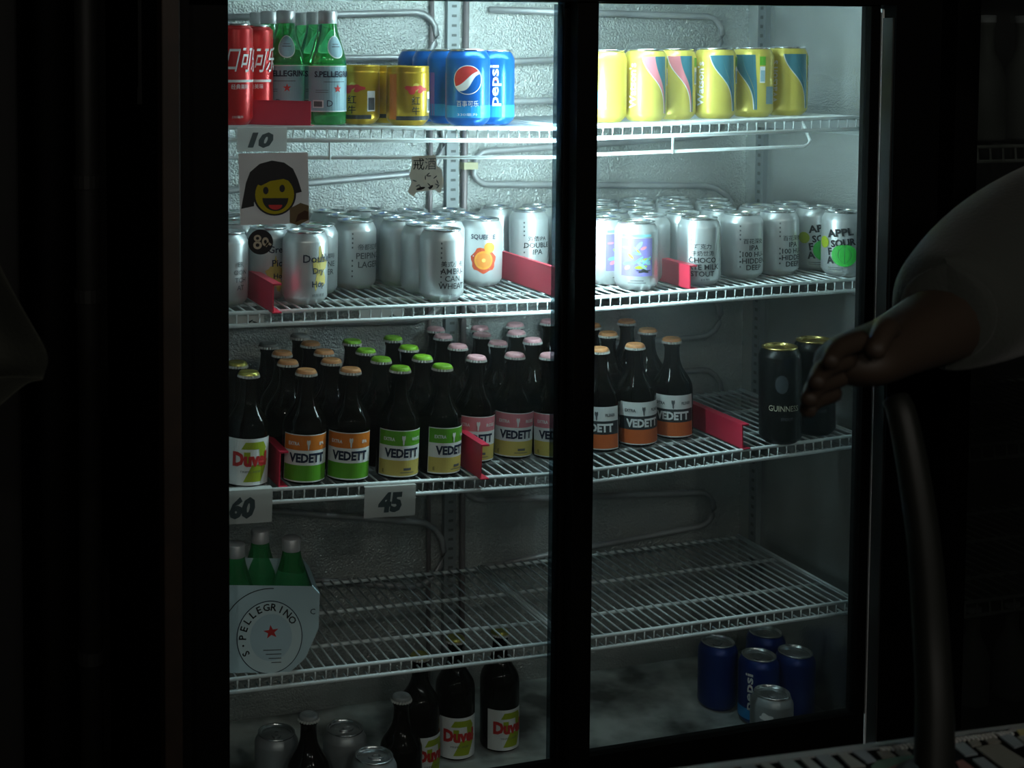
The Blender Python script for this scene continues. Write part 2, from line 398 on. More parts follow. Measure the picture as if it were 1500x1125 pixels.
for row in (1, 2, 3, 4):
    for bay in (0, 1):
        xa_, xb_ = (XL+.006, SPLIT-.003) if bay == 0 else (SPLIT+.003, XR-.026)
        xm = (xa_+xb_)/2; z = shelf_z(row, xm)-.0016
        ti = shelf_tilt(row, xm)
        sh = thing('wire_shelf', 'white wire fridge shelf, %s tier, holding %s' % (nm[row], hold[row][bay]), 'shelf', (xm, YF, z), 0, ti, 'white wire shelves in the lit fridge')
        h = (xb_-xa_)/2
        link('front_rail', MB().tube([(-h, 0, 0), (h, 0, 0)], .0029, 8).mesh('front_rail', WIRE, True), sh)
        link('lip_rail', MB().tube([(-h, -.0015, -.0175), (h, -.0015, -.0175)], .0032, 8).mesh('lip_rail', WIRE, True), sh)
        for yy in (.086, .205, .322): link('support_bar', MB().tube([(-h, yy, -.0045), (h, yy, -.0045)], .0030, 8).mesh('support_bar', WIRE, True), sh)
        for sx in (-1, 1): link('side_wire', MB().tube([(sx*h, .02, -.001), (sx*h, YK-YF, -.001)], .0024, 8).mesh('side_wire', WIRE, True), sh)
        n = int(2*h/.0163)
        for i in range(n): link('cross_wire', wire_me, sh, loc=(-h+.008+i*(2*h-.016)/(n-1), 0, 0))
        for sx in ((1,) if bay else (-1,)):
            mb = MB(); mb.box((sx*(h+.004)-.002, .0, -.03), (sx*(h+.004)+.002, .30, -.006)); link('bracket', mb.mesh('bracket', ALU), sh)
        if row == 1:   # hanging under-frame of the top shelf
            x1 = h if bay == 0 else h-.10
            pts = [(-h+.01, .012, -.043)] + [(x1-.012, .012, -.043), (x1-.003, .012, -.040), (x1, .012, -.034), (x1, .03, -.006)]
            link('under_rod', MB().tube(pts, .0026, 8).mesh('under_rod', WIRE, True), sh)
            link('under_rod_tie', MB().tube([(-.09, .010, -.019), (-.09, .010, -.046)], .002, 6).mesh('tie', WIRE, True), sh)

# ------------------------------------------------------------------ containers
def can_parts(r, h, bodym, lidm, neck=.0055, rings=0, key=None):
    key = key or (r, h, bodym.name, lidm.name, rings)
    if key in CANC: return CANC[key]
    rl = r-neck; prof = [(r*.70, .0), (r*.76, .0008), (r*.93, .0065), (r, .011)]
    top = h-.016 if neck > .004 else h-.010
    for i in range(1, 4): prof.append((r, .011+(top-.011)*i/3))
    if rings:
        for k in range(3): zz = top+.001+k*.004; prof += [(r, zz), (r-.0012, zz+.002)]
        prof += [(rl, h-.003)]
    else: prof += [(r*.985, top+.0025), (r-neck*.75, h-.006), (rl-.0008, h-.0035)]
    body = MB().lathe(prof, 32, 0, True).mesh('can_body', bodym, True)
    lp = [(rl-.0008, h-.0036), (rl+.0006, h-.0022), (rl+.0004, h-.0004), (rl-.0012, h), (rl-.0024, h-.0014), (rl-.003, h-.0048), (rl-.0045, h-.0044), (rl*.3, h-.0038), (.0008, h-.0038)]
    lid = MB().lathe(lp, 32, 0, False, True).mesh('lid', lidm, True)
    tb = MB(); rows = []
    for zz, k in ((h-.0030, 1.), (h-.0019, 1.), (h-.0019, .55), (h-.0030, .55)):
        rows.append([(.0072*k*math.cos(2*pi*j/14), .0125*k*math.sin(2*pi*j/14)-.003, zz) for j in range(14)])
    tb.quadgrid(rows+[rows[0]], 0, True); tb.box((-.004, -.006, h-.0029), (.004, .001, h-.0021))
    tab = tb.mesh('pull_tab', lidm)
    CANC[key] = (body, lid, tab); return CANC[key]
CANC = {}
def can(name, label, p, off=0., tilt=0., r=.033, h=.105, bodym=None, lidm=None, neck=.0055, rings=0, group=None, cat='can'):
    t = thing(name, label, cat, p, face(p, off), tilt, group)
    b, l, k = can_parts(r, h, bodym or SILVER, lidm or LIDM, neck, rings)
    link('body', b, t); l_ = link('lid', l, t); link('pull_tab', k, l_)
    return t
def sp_row(px, py, row, hh=0.):              # where a thing stands, from the pixel of its base centre (hh=0) or of its top (hh=height)
    x = onY(px, py, .15).x
    for _ in range(6): p = onZ(px, py, shelf_z(row, x)+hh); x = p.x
    p.z = shelf_z(row, p.x); return p
def yrow(px, Y, row=1):
    if (px, Y) in POS1: q = POS1[(px, Y)]; return Vector((q.x, q.y, shelf_z(1, q.x)))
    x = onY(px, 170, Y).x; return Vector((x, Y, shelf_z(row, x)))

def relax(pts, rad, fix=0, d=None, it=80, ymax=None):
    # nudge standing things apart so that none cut into each other; the first `fix` ones move little
    P = [[p.x, p.y] for p in pts]
    for _ in range(it):
        for i in range(len(P)):
            for j in range(i+1, len(P)):
                dx, dy = P[j][0]-P[i][0], P[j][1]-P[i][1]; L = math.hypot(dx, dy) or 1e-6; m_ = rad[i]+rad[j]+.0008
                if L < m_:
                    k = (m_-L)/L; wi = .006 if i < fix else .5; wj = .006 if j < fix else .5; sm = wi+wj
                    P[i][0] -= dx*k*wi/sm; P[i][1] -= dy*k*wi/sm; P[j][0] += dx*k*wj/sm; P[j][1] += dy*k*wj/sm
        for q in P:
            q[1] = max(.124, q[1])
            if ymax: q[1] = min(ymax, q[1])
    return [Vector((a, b, 0)) for a, b in P]
# ---- top shelf
T1 = [(341, .135, .0287), (376, .185, .0287), (414, .20, .0278), (482, .17, .0278), (523, .19, .0317), (597, .155, .0317), (685, .16, .0332), (721, .195, .0332), (890, .17, .0332), (940, .165, .0332), (989, .185, .0332), (1045, .175, .0332), (1101, .185, .0332), (1151, .195, .0332),
      (567, .235, .0317), (395, .258, .0278), (379, .316, .0278), (462, .23, .0278), (446, .288, .0278), (432, .346, .0278), (658, .229, .0332), (634, .298, .0332), (612, .367, .0332), (697, .262, .0332), (672, .331, .0332)]
R1 = relax([Vector((onY(a, 170, b).x, b, 0)) for a, b, c in T1], [c for a, b, c in T1], 14, ymax=.41)
POS1 = {(a, b): p for (a, b, c), p in zip(T1, R1)}
def coke(px, Y, label, off):
    p = yrow(px, Y); t = can('slim_cola_can', label, p, off, 0, .0285, .142, RED, LIDM, .0035, group='slim red cola cans')
    q = Print(.0285)
    q.text('可口可乐', 0, .092, WHITE, w_=.080, h=.036, shear=.22, bold=.012)
    q.strip(lambda s_: -.030+.0*s_, lambda s_: .030, .060, .0635, WHITE, 1, 1, 16)
    q.text('经典美味', 0, .054, WHITE, w_=.026, h=.007); q.text('330毫升', -.004, .012, WHITE, w_=.016, h=.004)
    q.done('print', t); return t
coke(341, .135, 'red slim cola can with white characters beside the black door edge', 22)
coke(376, .185, 'red slim cola can with white characters against the green water bottles', 2)
SPP = [(.0, .0265, 0), ]
def spw_r(z):
    pr = [(0, .026), (.004, .0275), (.088, .0275), (.096, .0268), (.108, .0235), (.122, .019), (.135, .0152), (.146, .0132), (.153, .0128)]
    for (a, ra), (b, rb) in zip(pr, pr[1:]):
        if a <= z <= b: return ra+(rb-ra)*(z-a)/(b-a)
    return pr[-1][1]
spw_body = MB().lathe([(.020, .0)]+[(spw_r(z), z) for z in [.0, .002, .004, .03, .06, .088, .092, .096, .102, .108, .115, .122, .128, .135, .141, .146, .153]], 32, 0, True, True).mesh('bottle', GREENG, True)
spw_cap = MB().lathe([(.0138, .146), (.0142, .1475), (.0138, .149), (.0142, .1505), (.0138, .152), (.0140, .163), (.0125, .165), (.001, .165)], 28, 0, False, True).mesh('screw_cap', mat('silver cap', (.66, .64, .66), .4, .5), True)
STAR = lambda a: 1. if round(a/(2*pi/10)) % 2 == 0 else .40
def water(p, label, off=0., labels=True, group='green water bottles on the top shelf'):
    t = thing('water_bottle', label, 'bottle', p, face(p, off), 0, group)
    link('glass_body', spw_body, t); link('screw_cap', spw_cap, t)
    if labels:
        q = Print(spw_r); q.rect(0, .052, .120, .066, PALEB); q.rect(0, .0845, .120, .0015, WHITE, 1); q.rect(0, .0195, .120, .0015, WHITE, 1)
        q.text('S.PELLEGRINO', 0, .073, NAVY, w_=.070, h=.009, bold=.035); q.blob(.0, .052, .0065, .0065, REDI, 2, STAR, 10, pi/2)
        q.rect(-.004, .062, .034, .0010, GREYI, 1); q.rect(-.024, .050, .020, .0008, GREYI, 1); q.rect(-.024, .047, .020, .0008, GREYI, 1); q.rect(-.030, .030, .018, .011, WHITE, 1); q.rect(-.030, .030, .014, .008, GREYI, 2)
        q.text('D', -.012, .031, NAVY, h=.009)
        o = q.done('label', t)
        q = Print(spw_r); q.blob(0, .112, .0155, .0165, WHITE, 0); q.blob(0, .112, .0140, .0150, PALEB, 1); q.rect(0, .1125, .016, .0012, GREYI, 3); q.rect(0, .116, .012, .0010, GREYI, 3)
        q.done('neck_label', t)
    return t
water(yrow(414, .20), 'green glass water bottle with pale blue label behind the red shelf divider', 4)
water(yrow(482, .17), 'green glass water bottle with pale blue label next to the gold cans', 32)
for px, Y in ((395, .258), (379, .316), (462, .23), (446, .288), (432, .346)):
    water(yrow(px, Y), 'green glass water bottle with silver cap in the rows behind the front water bottles', 40, True)
def goldcan(px, Y, label, off):
    t = can('energy_drink_can', label, yrow(px, Y), off, 0, .0315, .086, GOLD, LIDM, .003, 3, 'stubby gold energy drink cans')
    q = Print(.0315)
    q.blob(-.006, .053, .009, .006, REDI, 1, lambda a: 1+.3*math.sin(3*a)); q.blob(.010, .053, .008, .005, REDI, 1, lambda a: 1+.3*math.cos(3*a)); q.blob(.001, .056, .006, .006, YEL, 0)
    q.text('红', 0, .037, INK, h=.012, bold=.02); q.text('牛', 0, .022, INK, h=.012, bold=.02); q.rect(.030, .034, .014, .030, WHITE, 0); q.rect(.030, .030, .011, .018, GREYI, 1); q.rect(-.036, .042, .014, .066, ORANGE, 0)
    q.rect(0, .011, .06, .006, BLACKL, 0)
    q.done('print', t)
goldcan(523, .19, 'stubby gold energy drink can touching a green water bottle', -18)
goldcan(597, .155, 'stubby gold energy drink can touching the blue cola cans', 22)
goldcan(567, .235, 'stubby gold energy drink can set back between two others', 30)
def globe(q, u, v, R):
    q.blob(u, v, R*1.06, R*1.06, WHITE, 0, None, 36); q.blob(u, v, R, R, BLUE, 1, None, 36)
    n = 30; top = []; 
    def band(f0, f1, m_, lay):
        rows = []
        for i in range(n+1):
            x = -1+2*i/n; c = math.sqrt(max(0, 1-x*x)); a, b = max(-c, min(c, f0(x))), max(-c, min(c, f1(x)))
            ca, sa = math.cos(.45), math.sin(.45)
            rows.append([q.P(u+R*(x*ca-y*sa), v+R*(x*sa+y*ca), lay) for y in (a, (a+b)/2, b)])
        q.mb.quadgrid(rows, q.mi(m_))
    band(lambda x: .10+.16*math.sin(x*2.2), lambda x: 2, REDI, 2)
    band(lambda x: -.28+.30*math.sin(x*2.4-.4), lambda x: .10+.16*math.sin(x*2.2), WHITE, 3)
def cola(p, label, off, kind, group='blue cola cans', dark=False):
    t = can('blue_cola_can', label, p, off, 0, .033, .114, BLUE_SHADED if dark else BLUE, LIDM, .0055, 0, group)
    if kind:
        q = Print(.033); q.strip(-.05, .05, .012, .030, CYANB, 0, 2, 20)
        if kind == 'globe':
            globe(q, 0, .068, .0205); q.text('百事可乐', 0, .033, WHITE, w_=.032, h=.009); q.text('330毫升', 0, .017, WHITE, w_=.03, h=.0045)
            q.rect(-.046, .045, .010, .066, mat('violet mark', (.22, .12, .42), .4), 0)
        else: q.text('pepsi', 0, .060, WHITE, w_=.062, h=.017, rot=pi/2, bold=.02); q.blob(.0, .070, .003, .003, REDI, 4)
        q.done('print', t)
    return t
cola(yrow(685, .16), 'blue cola can with round red, white and blue emblem, beside the gold cans', 0, 'globe')
cola(yrow(721, .195), 'blue cola can with the brand name running upward, at the row end', 8, 'name')
for px, Y in ((658, .229), (634, .298), (612, .367), (697, .262), (672, .331)):
    cola(yrow(px, Y), 'blue cola can queued behind the can with the round emblem', 30, 'globe')
def soda(px, Y, label, off, stripe):
    t = can('yellow_soda_can', label, yrow(px, Y), off, 0, .033, .112, YEL, LIDM, .0045, 0, 'yellow soda cans')
    q = Print(.033)
    S = lambda t_: 1/(1+math.exp(-(t_-.62)*7))
    q.strip(lambda s_: .034-.042*S(s_), lambda s_: .0355-.0235*S(s_), .012, .100, stripe, 1, 24, 6)
    q.strip(lambda s_: .036-.024*S(s_), lambda s_: .038-.004*S(s_), .012, .100, TEAL, 1, 24, 4)
    q.strip(lambda s_: .0325-.042*S(s_), lambda s_: .034-.042*S(s_), .012, .100, WHITE, 2, 24, 2)
    q.strip(lambda s_: .029-.046*S(s_), lambda s_: .030-.046*S(s_), .012, .090, CREAM, 2, 24, 2)
    q.text("Watson's", -.021, .055, WHITE, w_=.070, h=.0125, rot=pi/2, bold=.02, lay=4)
    q.rect(.046, .068, .009, .026, WHITE, 1); q.rect(.046, .066, .007, .018, PALEB, 2); q.rect(.046, .090, .010, .014, GREENL, 1)
    q.rect(-.045, .045, .016, .04, GREYI, 1); q.rect(.062, .035, .018, .028, PALEB, 1)
    q.done('print', t)
soda(890, .17, 'yellow soda can at the end of the row by the door frame', -120, TEAL)
soda(940, .165, 'yellow soda can with pink stripe and its white name fully in view', 2, PINK)
soda(989, .185, 'yellow soda can with pink stripe in the middle of the row', -10, PINK)
soda(1045, .175, 'yellow soda can with teal stripe standing next to the pink-striped cans', -4, TEAL)
soda(1101, .185, 'yellow soda can turned so its plain back and barcode show', -52, TEAL)
soda(1151, .195, 'yellow soda can with teal stripe nearest the fridge side wall', 2, TEAL)

# ---- red dividers: upright plate with a top flange and a foot
def divider(px, py, row, label, L=.24, h=.042, ang=0., flange=.012):
    p = sp_row(px, py, row) if row > 1 else yrow(px, py)
    t = thing('shelf_divider', label, 'divider', p, math.radians(ang), shelf_tilt(row, p.x), 'red shelf dividers')
    link('upright', MB().box((-.001, 0, 0), (.001, L, h)).mesh('upright', REDP), t)
    link('top_flange', MB().box((-.001, 0, h-.0015), (flange, L, h+.001)).mesh('top_flange', REDP), t)
    link('foot', MB().box((-.001, -.003, .0), (.012, L, .0015)).mesh('foot', REDP), t)
    return t
divider(455, .105, 1, 'red plastic divider between red cola cans and green water bottles', .10, .034, 62, .001)
divider(400, 459, 2, 'red plastic divider beside the can with double dry hop lettering', .14, .040)
divider(828, 440, 2, 'red plastic divider between the orange-slice can and the door stile', .22, .043, 0, .006)
divider(1011, 424, 2, 'red plastic divider beside the can with the violet artwork', .18, .036)
divider(409, 714, 3, 'red plastic divider between the white label bottle and orange label bottles', .22, .050)
divider(704, 702, 3, 'red plastic divider between green label and pink label bottles', .22, .050)
divider(1088, 658, 3, 'red plastic divider on the empty stretch beside the black cans', .24, .038)

# ---- second shelf: silver beer cans
CANH = .105
F2 = [(329, 338), (392, 332), (446, 342), (462, 328), (519, 323), (646, 343), (704, 320), (775, 319), (927, 328), (889, 323), (1024, 329), (1083, 326), (1134, 324), (1241, 314), (1210, 308), (1175, 303)]
B2 = [(620, 336.6), (595.5, 331.5), (578, 326), (568, 317), (640, 322), (614, 311.5), (598, 302), (672, 310.5), (654, 301), (748, 309.6), (722, 300), (780, 301), (801, 310), (484, 308), (542, 305.6), (500, 316), (425, 329), (372, 326), (961, 319), (992, 322), (905, 312), (1060, 316), (1108, 317)]
def p2(px, Y): q = onY(px, 395, Y); return Vector((q.x, Y, 0))
FY = [.16, .205, .150, .222, .262, .132, .245, .335, .142, .192, .142, .168, .178, .132, .199, .266]
F2P = [p2(k[0], y_) for k, y_ in zip(F2, FY)]
F2P[13] = Vector((1.514, .130, 0)); F2P[14] = Vector((1.512, .197, 0)); F2P[15] = Vector((1.511, .264, 0)); F2P[11].x += .004; F2P[12].x += .006
AWp, PEp, SQp, DIp, CHp = F2P[5], F2P[4], F2P[6], F2P[7], F2P[10]
B2P = [AWp+Vector((-.001, .067*k, 0)) for k in (1, 2, 3)] + [Vector((AWp.x+.05, .245+.067*k, 0)) for k in (0, 1, 2)] + [SQp+Vector((.002, .067*k, 0)) for k in (1, 2)] + [PEp+Vector((.004, .067*k, 0)) for k in (1, 2)] + [p2(961, .205), p2(992, .205), p2(1052, .235)]
B2 = [(-k, -k) for k in range(1, len(B2P)+1)]
R2 = relax(F2P+B2P, [.0330]*len(F2+B2), len(F2), ymax=.413)
POS2 = {k: p for k, p in zip(F2+B2, R2)}
PLACED = []
def free(p, d=.0668): return all((p.x-a)**2+(p.y-b)**2 > d*d for a, b in PLACED)
def beer(px, py, label, off=0., group=None, top=True):
    p = POS2[(px, py)].copy(); p.z = shelf_z(2, p.x); PLACED.append((p.x, p.y))
    return can('beer_can', label, p, off, shelf_tilt(2, p.x), group=group or 'lettered silver beer cans')
def dots(q, u, zs):
    for z in zs: q.rect(u, z, .0022, .0028, GREYI, 0)
def lines(t, rows, u=0., z0=.05, dz=.0105, h=.0078, ink=INK, w_=None, bold=.014):
    q = Print(.033)
    for i, s_ in enumerate(rows):
        hh = h
        q.text(s_, u, z0-dz*i, ink, h=hh, bold=bold) if len(s_) < 12 else q.text(s_, u, z0-dz*i, ink, w_=.05, h=hh, bold=bold)
    return q
Z8 = [.086, .079, .072, .065, .045, .037, .029, .021]
t = beer(329, 338, 'silver beer can half hidden by the black door edge', 6); q = lines(t, ['ER', 'OON', 'TCH', 'AT'], .020, .060, .011, .007, GREYI); q.done('print', t)
t = beer(392, 332, 'silver beer can behind the round black sticker, green word on it', 30)
q = lines(t, ['Green', 'Pick', 'Hop'], 0, .074, .020, .010, NAVY); q.blob(-.006, .035, .012, .022, CREAM, 0, lambda a: 1+.25*math.sin(5*a)+.15*math.sin(9*a)); q.done('print', t)
t = beer(446, 342, 'silver beer can with double dry hop lettering and yellow splash', 36)
q = lines(t, ['Double', 'Dry', 'Hop'], 0, .067, .019, .0115, NAVY); q.blob(.004, .052, .012, .026, CREAM, 0, lambda a: 1+.3*math.sin(5*a)+.2*math.sin(8*a)); q.text('精酿啤酒', 0, .014, GREYI, w_=.02, h=.005); q.done('print', t)
t = beer(462, 328, 'silver beer can tucked behind the double dry hop can', 40); q = lines(t, ['咖啡', 'INE', 'ER'], 0, .060, .012, .008, GREYI); q.done('print', t)
t = beer(519, 323, 'silver beer can with lager lettering standing alone on open wires', 32); q = lines(t, ['帝都拉格', 'PEIPING', 'LAGER'], .006, .066, .0135, .0095, GREYI); dots(q, -.022, Z8); q.done('print', t)
t = beer(646, 343, 'silver beer can with American wheat lettering at the front of its column', 30); q = lines(t, ['美式小麦', 'AMERI-', 'CAN', 'WHEAT'], 0, .056, .0108, .0085, INK); dots(q, -.0175, Z8); q.text('精酿', 0, .010, GREYI, w_=.012, h=.004); q.done('print', t)
t = beer(704, 320, 'silver beer can with orange fruit slices on it', 12)
q = Print(.033); q.text('SQUEEZE', -.004, .078, NAVY, w_=.038, h=.009, bold=.015); q.blob(.006, .062, .0085, .0085, mat('fruit orange', (.68, .28, .03), .5), 1)
q.blob(-.003, .042, .020, .020, mat('fruit red', (.48, .06, .02), .5), 0, lambda a: 1+.08*math.sin(7*a)); q.blob(-.003, .042, .0145, .0145, MATS['fruit orange'], 2); q.blob(-.003, .042, .0125, .0125, mat('fruit pulp', (.62, .20, .03), .5), 3, lambda a: .8+.2*abs(math.cos(4*a))); q.blob(-.003, .042, .003, .003, CREAM, 4); q.done('print', t)
t = beer(775, 319, 'silver beer can with double IPA lettering behind a red divider', 18); q = lines(t, ['双倍IPA', 'DOUBLE', 'IPA'], .004, .060, .011, .0085, INK); dots(q, -.018, Z8); q.done('print', t)
def violet(px, py, label, off):
    t = beer(px, py, label, off); q = Print(.033); q.rect(0, .052, .050, .058, PURPLE, 0)
    rr = random.Random(3)
    for k in range(16): q.blob(rr.uniform(-.018, .018), rr.uniform(.03, .074), rr.uniform(.003, .011), rr.uniform(.0012, .003), rr.choice([AQUA, AQUA, PALEB, PINK, LIMED]), 1, None, 14, rr.uniform(-.9, .9))
    q.rect(0, .085, .046, .004, AQUA, 0); q.blob(.010, .031, .010, .0026, INK, 2, lambda a: 1+.3*math.sin(5*a)); q.rect(0, .016, .020, .0012, GREYI, 0); q.rect(0, .0125, .028, .0012, GREYI, 0)
    q.done('print', t)
violet(927, 328, 'silver beer can with square violet and aqua artwork, facing outward', 2)
violet(889, 323, 'silver beer can with violet artwork, cut by the black door stile', 50)
t = beer(1024, 329, 'silver beer can with chocolate milk stout lettering', 10); q = lines(t, ['巧克力', '牛奶世涛', 'CHOCO', 'LATE MILK', 'STOUT'], 0, .062, .0107, .0083, INK); dots(q, -.018, Z8[:5]); q.text('精酿', .004, .010, GREYI, w_=.014, h=.004); q.done('print', t)
for px, py, off, lb in ((1083, 326, 28, 'silver beer can with hundred IPA lettering beside the stout can'), (1134, 324, 38, 'silver beer can with hundred IPA lettering beside the apple cans')):
    t = beer(px, py, lb, off); q = lines(t, ['百花深处', 'IPA', '100 HU-', '-HIDDEN', 'DEEP'], .004, .062, .0105, .0083, INK); dots(q, -.018, Z8); q.done('print', t)
def apple(px, py, label, off):
    t = beer(px, py, label, off, 'apple beer cans'); q = Print(.033)
    q.text('APPL', -.003, .072, INK, w_=.040, h=.0125, rot=.14, bold=.04); q.text('SOUR', .002, .056, INK, w_=.038, h=.012, rot=.14, bold=.04); q.text('F', -.018, .041, INK, h=.012, rot=.14, bold=.04); q.text('A', -.018, .027, INK, h=.012, rot=.14, bold=.04); q.text('U', .028, .040, INK, h=.012, rot=.14, bold=.04)
    q.blob(.004, .036, .0195, .0185, APPLEG, 5, lambda a: 1-.10*max(0, math.sin(a))**6)
    for k in (-.007, 0, .007): q.strip(lambda s_, k=k: .004+k*(1-(2*s_-1)**2)*1.4-.0004, lambda s_, k=k: .004+k*(1-(2*s_-1)**2)*1.4+.0004, .022, .051, LEAFG, 6, 10, 1)
    q.blob(.034, .070, .010, .010, LEAFG, 5); q.blob(-.030, .055, .0095, .0095, LIMED, 4); q.rect(-.010, .015, .024, .0012, GREYI, 0); q.rect(-.010, .0118, .024, .0012, GREYI, 0); q.done('print', t)
apple(1241, 314, 'silver can with green apple print against the fridge side wall', -2)
apple(1210, 308, 'silver can with green apple print, middle one of three', 22)
apple(1175, 303, 'silver can with green apple print, set furthest back of three', 34)
PB = None
def plain(p):
    global PB
    if p.x > SPLIT: lb, g = 'plain-sided silver beer can crowded behind the stout and apple cans', 'silver cans behind the stout and apple cans'
    elif p.x > .78: lb, g = 'plain-sided silver beer can crowded behind the wheat and fruit cans', 'silver cans behind the wheat and fruit cans'
    else: lb, g = 'plain-sided silver beer can crowded behind the lager and dry hop cans', 'silver cans behind the lager and dry hop cans'
    PLACED.append((p.x, p.y))
    if PB is None: PB = can('beer_can', lb, p, random.uniform(-90, 90), shelf_tilt(2, p.x), group=g)
    else: dup(PB, p, face(p, random.uniform(-170, 170)), shelf_tilt(2, p.x), lb, g)
for k_ in B2:
    p = POS2[k_].copy(); p.z = shelf_z(2, p.x); plain(p)
for x0, x1, y0 in ((1.10, 1.46, .2), (1.03, 1.10, .37), (.47, .72, .25), (.72, 1.0, .30)):
    x = x0
    while x < x1:
        y = y0
        while y < .412:
            p = Vector((x, y, shelf_z(2, x)))
            if free(p): plain(p)
            y += .006
        x += .007
# ---- beer bottles
BP = [(.0265, 0), (.0300, .002), (.0316, .007), (.0318, .076), (.0312, .084), (.0292, .091), (.0258, .097), (.0220, .103), (.0175, .110), (.0142, .118), (.0124, .126), (.0118, .136), (.0118, .145), (.0130, .147), (.0130, .152)]
BP2 = [(r, z) if z < .076 else (r, z+.030) for r, z in BP]
bot_tall = MB().lathe(BP2, 32, 0, True, True).mesh('bottle', DARKG, True)
bot_me = MB().lathe(BP, 32, 0, True, True).mesh('bottle', DARKG, True)
def cap_mesh(top, skirt):
    k = ('cap', top.name)
    if k in CANC: return CANC[k]
    mb = MB(); n = 42; rows = []
    for (r, z, fl) in ((.0150, .1520, .0014), (.0147, .1555, .0011), (.0141, .1585, .0003), (.0128, .1602, 0), (.0105, .1607, 0), (.0085, .1600, 0), (.0008, .1600, 0)):
        rows.append([((r+(fl if j % 2 else -fl))*math.sin(2*pi*j/n), -(r+(fl if j % 2 else -fl))*math.cos(2*pi*j/n), z) for j in range(n)])
    mb.quadgrid(rows[:2], 1, True); mb.quadgrid(rows[1:], 0, True)
    me_ = mb.mesh('crown_cap', [top, skirt])
    for p in me_.polygons: p.use_smooth = p.material_index == 0
    CANC[k] = me_; return CANC[k]
SKIRT = mat('cap skirt', (.62, .62, .6), .4, .3)
def bottle(p, label, off, capm, kind=None, row=3, group=None):
    t = thing('beer_bottle', label, 'bottle', p, face(p, off), shelf_tilt(row, p.x), group)
    link('glass_body', bot_tall if row == 5 and kind else bot_me, t); link('crown_cap', cap_mesh(capm, SKIRT), t, loc=(0, 0, .030 if row == 5 and kind else 0))
    if not kind: return t
    q = Print(.0318); s_ = None
    if kind == 'duvel':
        q.rect(0, .038, .072, .066, WHITE, 0)
        s_ = Print(.0318)
        s_.strip(lambda a: -.010+.012*a, lambda a: .004+.012*a, .010, .034, LIMED, 1, 6, 4); s_.strip(lambda a: .004+.012*a*a, lambda a: .016+.014*a, .010, .040, LIMED, 1, 8, 4)
        s_.strip(lambda a: -.014+.006*a, lambda a: .026-.006*a, .056, .066, LIMED, 1, 4, 8); s_.strip(lambda a: .014-.002*a, lambda a: .027-.003*a, .040, .058, LIMED, 1, 4, 4); s_.strip(lambda a: -.010, lambda a: -.001, .034, .052, LIMED, 1, 3, 3)
        s_.text('Duvel', 0, .042, REDI, w_=.052, h=.021, bold=.055, lay=4); s_.text('TRIPEL HOP', 0, .0245, GREYI, w_=.030, h=.0030, lay=4)
    else:
        A, B, C_, ink, sub, sm = {'ipa': (ORANGE, WHITE, GREENL, NAVY, 'IPA', WHITE), 'white': (GREENL, WHITE, CREAM, NAVY, 'WHITE', WHITE), 'pink': (PINK, WHITE, CREAM, NAVY, 'ROSE', WHITE), 'pils': (WHITE, BLACKL, REDOR, WHITE, 'PILSNER', GREYI)}[kind]
        q.strip(-.038, .038, .005, .073, WHITE, 0, 2, 20)
        for (a, b, mm) in ((.0505, .0718, A), (.0292, .0505, B), (.0068, .0292, C_)): q.strip(-.0370, .0370, a, b, mm, 1, 2, 20)
        s_ = Print(.0318)
        s_.text('VEDETT', 0, .0398, ink, w_=.053, h=.0135, bold=.045, lay=4); s_.text('EXTRA', -.020, .0600, sm, w_=.017, h=.0050, lay=4, bold=.03); s_.text(sub, .022, .0600, sm, w_=.016 if sub != 'IPA' else .009, h=.0050, lay=4, bold=.03)
        s_.blob(.001, .0600, .0022, .0065, sm, 4, lambda a: 1+.35*math.sin(3*a))
        if kind in ('white', 'pink'): s_.text('E', -.028, .0125, INK, h=.005, lay=4); s_.rect(.008, .0165, .012, .0035, GREYI, 4); s_.rect(.008, .0115, .022, .0010, GREYI, 4)
    o = q.done('label', t); l_ = s_.done('lettering', o)
    return t
CH = .1605
C3 = [(361, 551), (441, 548), (513, 548), (576, 542), (639, 538), (689, 521), (750, 517), (807, 511), (866, 508), (923, 502), (981, 496), (345, 537),
      (425, 535), (410, 522), (493, 535), (473, 521), (453, 507), (390, 508), (435, 494), (553, 528), (532, 516), (511, 502), (615, 526), (594, 511), (571, 497), (666, 509), (643, 493), (725, 504), (702, 489), (783, 499), (760, 485), (621, 478), (681, 473), (740, 471), (795, 468), (895, 490), (953, 485), (922, 472), (871, 478)]
FB3 = {(361, 551): (362, 710), (441, 548): (444, 703), (513, 548): (514, 704), (576, 542): (582, 696), (639, 538): (642, 690), (689, 521): (692, 672), (750, 517): (753, 666), (807, 511): (803, 666), (866, 508): (881, 655), (923, 502): (932, 648), (981, 496): (986, 637)}
R3 = relax([sp_row(*FB3[(a, b)], 3) if (a, b) in FB3 else sp_row(a, b, 3, CH-.005) for a, b in C3], [.0320]*len(C3), 11, ymax=.412)
POS3 = {k: p for k, p in zip(C3, R3)}
def cap_at(px, py): p = POS3[(px, py)].copy(); p.z = shelf_z(3, p.x); return p
def capb(px, py, label, off, capm, kind=None, group=None): return bottle(cap_at(px, py), label, off, capm, kind, 3, group)
GOLDC = mat('gold cap', (.55, .50, .12), .3, .7); GREYC = mat('grey cap', (.25, .26, .26), .5)
capb(361, 551, 'gold-capped bottle with white label and red lettering behind price card sixty', 12, GOLDC, 'duvel')
capb(345, 537, 'gold-capped bottle standing behind the white label bottle', 0, GOLDC)
capb(441, 548, 'orange-capped bottle with orange and green label touching a red divider', 10, ORANGEC, 'ipa', 'front bottles with orange and green labels')
capb(513, 548, 'orange-capped bottle with orange and green label beside the green-capped bottles', 6, ORANGEC, 'ipa', 'front bottles with orange and green labels')
